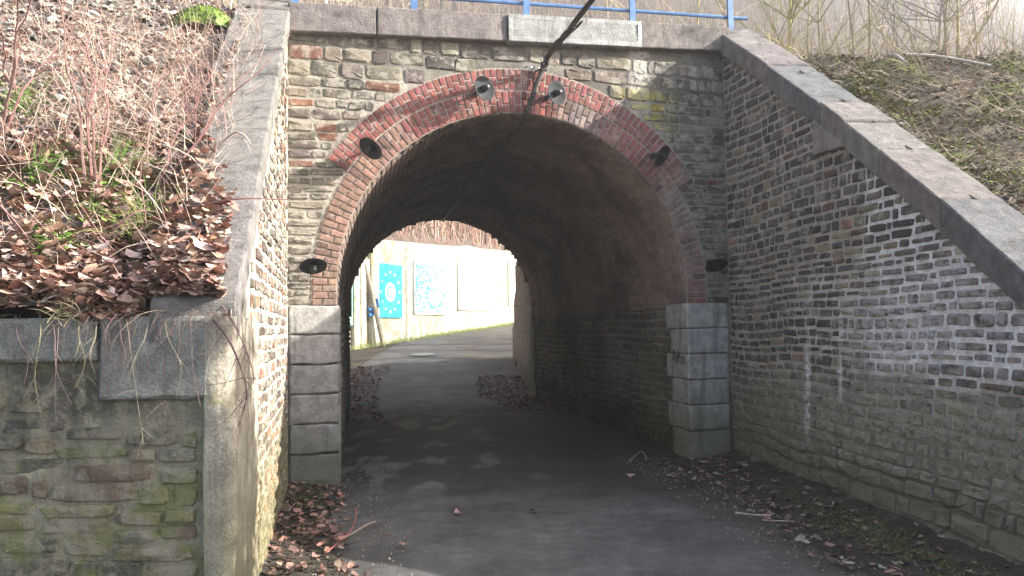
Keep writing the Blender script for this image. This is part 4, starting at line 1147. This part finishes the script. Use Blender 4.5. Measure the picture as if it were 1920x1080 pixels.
def pl4():
    y = U(14.5, 21.5); return (UC+HW, 0)[1]+(F0+FU*(UC+HW)+TV*(y-9.24)).x*1-.05-rnd()**1.8*1.0 if y < 17.5 else .42-.06*(y-17.6)-rnd()**1.7*1.2, y
def strip_far(nm, lab, posf, n, loc):
    r_ = thing(nm, loc, lab, 'leaves'); pc_ = Pieces('leaf')
    for i in range(n):
        x, y = posf(); X, Y, Z = rand_frame(.4); s = U(.04, .10); pc_.put(Vector((x, y, gz(y)+U(.01, .045))), X, Y, Z, s*1.1, s*.85, s*.7, jitc(random.choice(DK+[(.3, .2, .17)]), .3))
    pc_.emit('leaf', M_leaf, r_, 0)
strip_far('leaf_litter', 'dark leaves piled along the left side of the far tunnel mouth', pl3, 900, (-4, 18, 0))
strip_far('leaf_litter', 'leaves piled against the far right wing wall', pl4, 800, (.2, 18, 0))
# single leaves on the asphalt
SL = [(1183, 893, 'small reddish leaf on the asphalt in front of the right quoins'), (1257, 893, 'pale torn leaf on the asphalt near the right quoins'), (1325, 892, 'upright pointed leaf in front of the right pier'), (1435, 912, 'curled leaf near the foot of the right wing wall'),
      (860, 965, 'single pale leaf in the middle of the road'), (752, 1028, 'small pale leaf near the left litter strip'), (725, 1012, 'brown leaf left of the road middle'), (1440, 968, 'large brown leaf beside the pale stick'), (1670, 1070, 'pale leaf at the bottom right'), (1000, 960, 'tiny leaf on the road right of centre')]
for (x, y, lb) in SL:
    d = ray(x, y); t = -H/d.z; p = CP+d*t; p.z = road_pt(p.x, p.y)+.03; V, F = LIB['leaf'][random.randrange(12)]
    X, Y, Z = rand_frame(.35); s = U(.07, .10); me = mesh_of('fallen_leaf', [p+X*v[0]*s+Y*v[1]*s*.8+Z*v[2]*s*.6 for v in V], F, [jitc((.32, .2, .17), .2)]*len(V))
    tag(ob('fallen_leaf', me, M_leaf), lb, 'leaf', 'single leaves on the road')
def stick(px, lab, r=.006, c=(.33, .26, .2)):
    P = []
    for x, y in px: d = ray(x, y); p = CP+d*(-H/d.z); p.z = road_pt(p.x, p.y)+.035+U(0, .02); P.append(p)
    m = MB(); m.tube(catmull(P, 4), r, 5, c); tag(m.build('stick', M_twig), lab, 'stick', 'sticks on the road edges')
stick([(1378, 968), (1410, 970), (1446, 971)], 'pale stick on the right verge beside a brown leaf', .009)
stick([(1430, 982), (1500, 981)], 'thin pale stalk on the right verge')
stick([(650, 1015), (690, 990), (705, 985)], 'thin twig on the left leaf litter')
stick([(1180, 870), (1203, 850), (1213, 865)], 'small forked twig near the right quoins')
stick([(610, 1045), (660, 1000), (668, 960)], 'reddish twig crossing the left litter', .005, (.3, .1, .09))
stick([(1690, 1005), (1740, 1006)], 'pale straw on the right verge', .005)
stick([(540, 965), (560, 945), (580, 940)], 'pale twig by the foot of the left pier', .005)
# pebbles / grit
r_ = thing('grit', (.5, 5, 0), 'loose pale grit and small stones along the road edges', 'gravel'); pc_ = Pieces('rock')
for i in range(1800):
    y = U(3.3, 9.5); x = U(lbase(y), lbase(y)+1.0) if rnd() < .4 else rbase(y)-rnd()*1.4; s = U(.005, .018); X, Y, Z = rand_frame(.4); pc_.put(Vector((x, y, road_pt(x, y)+.03*rnd())), X, Y, Z, s, s, s*.7, jitc((.2, .19, .17), .4))
pc_.emit('grit', simple('grit', (1,1,1), .9, tinted=True), r_, 0)
# little green plants on verges
m = MB()
for i in range(2600):
    if rnd() < .75: y = random.gauss(5.6, .8); x = rbase(y)-.38+random.gauss(0, .17)
    else: y = U(6.8, 8.0); x = lbase(y)+U(.02, .35)
    X, Y, Z = rand_frame(.7); s = U(.005, .014); q = Vector((x, y, road_pt(x, y)+.045+U(0, .03))); m.add([q-X*s, q-Y*s*.6, q+X*s, q+Y*s*.6], [(0, 1, 2, 3)], jitc((.075, .10, .022), .35))
tag(m.build('verge_moss', M_green, kind='stuff'), 'dark green moss and seedlings on the road verges', 'moss')
# grass strip along the mural wall
m = MB()
for i in range(1700):
    t = -2+24*rnd(); p = MW(t, 0, U(.02, .7)); z = gz(p.y); stem(m, (p.x, p.y, z), (U(-.5, .5), U(-.5, .5), 1), U(.05, .2), .012, 3, .2, .1, jitc((.2, .27, .08), .3), 2, .2)
tag(m.build('grass_verge', M_green, kind='stuff'), 'bright grass strip at the foot of the concrete wall', 'grass')

# ------------------------------------------------------------------ trees and brush behind
def tree(x, y, z, h, r, tint, label, lean=0, k=9, group='bare trees on the slopes behind the bridge'):
    root = thing('bare_tree', (x, y, z), label, 'tree', group)
    m = MB(); n = 10; pts = []; lx, ly = U(-.06, .06)+lean, U(-.05, .05)
    for i in range(n+1):
        t = i/n; pts.append(Vector((x+lx*h*t+.12*nz(t*3, x, y)*h*.25, y+ly*h*t, z-.3+h*t)))
    m.tube(pts, [r*(1-.8*i/n)+.006 for i in range(n+1)], 7, tint, cap=False); m.build('trunk', M_bark, root, smooth=True)
    m = MB()
    for _ in range(k):
        i = random.randint(2, n-1); a = U(0, 6.28); up = U(.3, 1.1)
        branchy(m, pts[i], (cos(a), sin(a), up), h*U(.15, .34), r*.42*(1-.6*i/n)+.008, 2, jitc(tint, .15), 4, .75, 4, -.03)
    m.build('crown', M_bark, root)
T1 = (.22, .19, .10); T2 = (.16, .13, .11); T3 = (.3, .25, .2)
TR = [(1465, 26, 9, .13, (.26, .25, .09), 'yellow-green mossy tree right of the last railing post'), (1500, 30, 9, .10, T1, 'slim mossy tree beside the yellow-green one'), (1590, 31, 10, .12, T2, 'dark straight tree above the end of the wing wall'),
      (1615, 33, 11, .15, T2, 'darker tree with its neighbour close on the left'), (1660, 34, 10, .1, T3, 'thin leaning tree behind the right bank', ), (1705, 28, 9, .12, T2, 'tree leaning right behind the right bank'),
      (1770, 30, 11, .13, T1, 'forked tree with twin stems behind the right bank'), (1785, 30.5, 11, .12, T2, 'second stem of the twin trees behind the right bank'), (1840, 27, 8, .07, T3, 'slender young tree near the right edge'), (1890, 33, 10, .09, T3, 'faint tree at the right edge of the picture'),
      (1540, 24, 7, .07, T1, 'low spreading mossy tree at the coping end'), (1405, 24, 8, .07, T1, 'thin tree behind the last railing post'), (1300, 26, 8, .06, (.3, .28, .12), 'thin pale tree between the right railing posts'),
      (1130, 26, 8, .07, T3, 'thin tree behind the cable'), (900, 52, 9, .08, (.3, .28, .12), 'slim tree behind the middle of the parapet'), (720, 46, 9, .09, (.4, .38, .3), 'pale birch-like tree behind the left parapet'), (620, 23, 9, .08, (.42, .4, .34), 'white stemmed tree above the left end of the parapet'),
      (650, 40, 10, .09, T1, 'grey tree behind the white stemmed one'), (500, 26, 9, .07, (.3, .3, .12), 'thin green tree above the left coping'), (395, 22, 8, .06, (.45, .42, .36), 'pale thin tree above the moss cushion'), (250, 24, 8, .07, (.3, .28, .12), 'bushy tree at the top of the left bank'),
      (120, 22, 8, .07, (.3, .28, .14), 'spreading tree in the upper left')]
for (px, Y, h, r, c, lb) in TR:
    d = ray(px, 200); x = d.x/d.y*Y; z = max(gz(Y)-.1, hillz(x, Y) if hq(x, Y) > .2 else -9, bankL(x, Y) if x < -3 and Y < 22 else -9, bankR(x, Y) if x > 2 and Y < 22 else -9)
    h = h+ (5 if z < 3 else 1); tree(x, Y, z, h, r*1.1, c, lb, lean=(.12 if 'leaning' in lb else 0), k=16)
# wood on the hillside (reads as one mass)
m = MB(); cnt = 0
for i in range(52000):
    x = U(-60, 95); y = U(5, 115)
    q = hq(x, y)
    if q < .5: continue
    z = hillz(x, y); pr = proj((x, y, z+3))
    if pr is None or not (-80 < pr[0] < 2000) or pr[1] > 560: continue
    if rnd() < .25: continue
    cnt += 1; dist = y; h = U(4, 11) if rnd() < .6 else U(1.5, 4); r = U(.015, .075)+dist*.0003
    c = jitc(random.choice([(.17, .13, .105), (.21, .16, .14), (.17, .15, .08), (.26, .21, .185), (.10, .08, .07)]), .2)
    pts = stem(m, (x, y, z-.2), (U(-.12, .12), U(-.12, .12), 1), h, r, 3, .09, 0, c, 5, .3)
    for _ in range(4):
        j = random.randint(1, 3); stem(m, pts[j], (U(-1, 1), U(-1, 1), U(.1, 1.2)), h*U(.12, .4), r*.45, 3, .2, 0, c, 2, .3)
tag(m.build('woodland', M_bark, kind='stuff'), 'leafless wood covering the hillside behind the railway', 'woodland')
# brush right behind the railway and above the concrete wall
m = MB()
for i in range(9000):
    zone = rnd()
    if zone < .45:
        t = U(-6, 24); p = WA+WD*t+WN*U(.3, 7); x, y = p.x, p.y; z = hillz(x, y); c = random.choice([(.5, .27, .24), (.58, .4, .33), (.22, .12, .1), (.62, .52, .42), (.14, .09, .08), (.34, .2, .17)]); h = U(1.2, 3.2)
    else:
        x = U(-14, 13); y = U(17.2, 21) ; z = min(4.7, 4.7-.65*(y-17.3)); c = random.choice([(.4, .38, .14), (.34, .31, .12), (.45, .38, .27), (.36, .27, .2)]); h = U(1.5, 5)
        if -9 < x < 2.2 and y < 20: z = -99
        if z < 0 or (-7.5 < x < 1.5): continue
    pts = stem(m, (x, y, z-.1), (U(-.35, .35), U(-.35, .35), 1), h, U(.006, .018), 3, .16, .03, jitc(c, .25), 5, .3)
    for _ in range(3):
        j = random.randint(1, 4); stem(m, pts[j], (U(-1, 1), U(-1, 1), U(.1, 1)), h*U(.15, .4), .006, 3, .2, 0, jitc(c, .25), 3, .3)
for i in range(5000):      # saplings growing on top of the railway embankment, behind the track
    u = U(-1.5, 6.5); p = FP(u, 4.7)+TV*U(6.2, 8.2); c = random.choice([(.4, .38, .14), (.36, .33, .14), (.45, .38, .27), (.38, .3, .23)])
    pts = stem(m, p, (U(-.5, .5), U(-.3, .3), 1), U(.6, 2.2), U(.003, .008), 3, .22, .03, jitc(c, .25), 5, .3)
    for _ in range(3):
        j = random.randint(1, 4); stem(m, pts[j], (U(-1, 1), U(-1, 1), U(.1, 1)), U(.2, .6), .004, 3, .2, 0, jitc(c, .25), 3, .3)
tag(m.build('undergrowth', M_twig, kind='stuff'), 'thicket of thin reddish and yellow-green stems behind the railway', 'undergrowth')

# ivy-clad trees and bush added out of view, to shade arch and near road
def added_shade_ivy(x, y, z, h, rx, ry, zb, label, n=7000):
    root = thing('added_shade_ivy', (x, y, z), label, 'tree')
    m = MB(); m.tube([(x+.1*nz(i, 0, x), y+.1*nz(i, 3, y), z-.3+h*i/8) for i in range(9)], [.16*(1-.09*i) for i in range(9)], 8, (.14, .11, .08))
    m.build('trunk', M_bark, root)
    m = MB(); cl = [(U(-1, 1), U(-1, 1), U(-1, 1)) for _ in range(60)]
    for i in range(n):
        c = random.choice(cl); l = sqrt(c[0]**2+c[1]**2+c[2]**2)+.01; k = min(1, 1/l)
        q = Vector((x+rx*(c[0]*k+random.gauss(0, .16)), y+ry*(c[1]*k+random.gauss(0, .16)), z+zb+(h-zb)*(.5+.5*c[2]*k+random.gauss(0, .07))))
        X, Y, Z = rand_frame(1.4); s_ = U(.05, .11); m.add([q-X*s_, q-Y*s_*.7, q+X*s_, q+Y*s_*.7], [(0, 1, 2, 3)], jitc((.05, .075, .025), .4))
    m.build('crown', M_green, root)
added_shade_ivy(12.5, 10.5, 4.6, 10.5, 2.4, 1.5, 1.5, 'unseen ivy-clad tree added right of the picture to shade the arch')
added_shade_ivy(17.5, 10.8, 4.6, 13, 2.4, 1.6, 3.0, 'second unseen ivy-clad tree added farther right to shade the arch')
added_shade_ivy(6.0, 3.0, .4, 4.75, 1.0, 1.45, .3, 'unseen ivy-clad bush added right of the camera to shade the near road')
# ------------------------------------------------------------------ damp hazy air
hb = MB(); hb.box((5, 78, 118), 260, 240, 242)
b = NB('hazy_air'); pv = b.n('ShaderNodeVolumePrincipled'); pv.inputs['Color'].default_value = (.93, .92, .95, 1); pv.inputs['Density'].default_value = .0025
pv.inputs['Anisotropy'].default_value = .3
oo = b.n('ShaderNodeOutputMaterial'); b.t.links.new(pv.outputs[0], oo.inputs['Volume'])
ho = hb.build('haze', b.m, kind='stuff'); tag(ho, 'thin pale haze filling the valley air', 'haze')
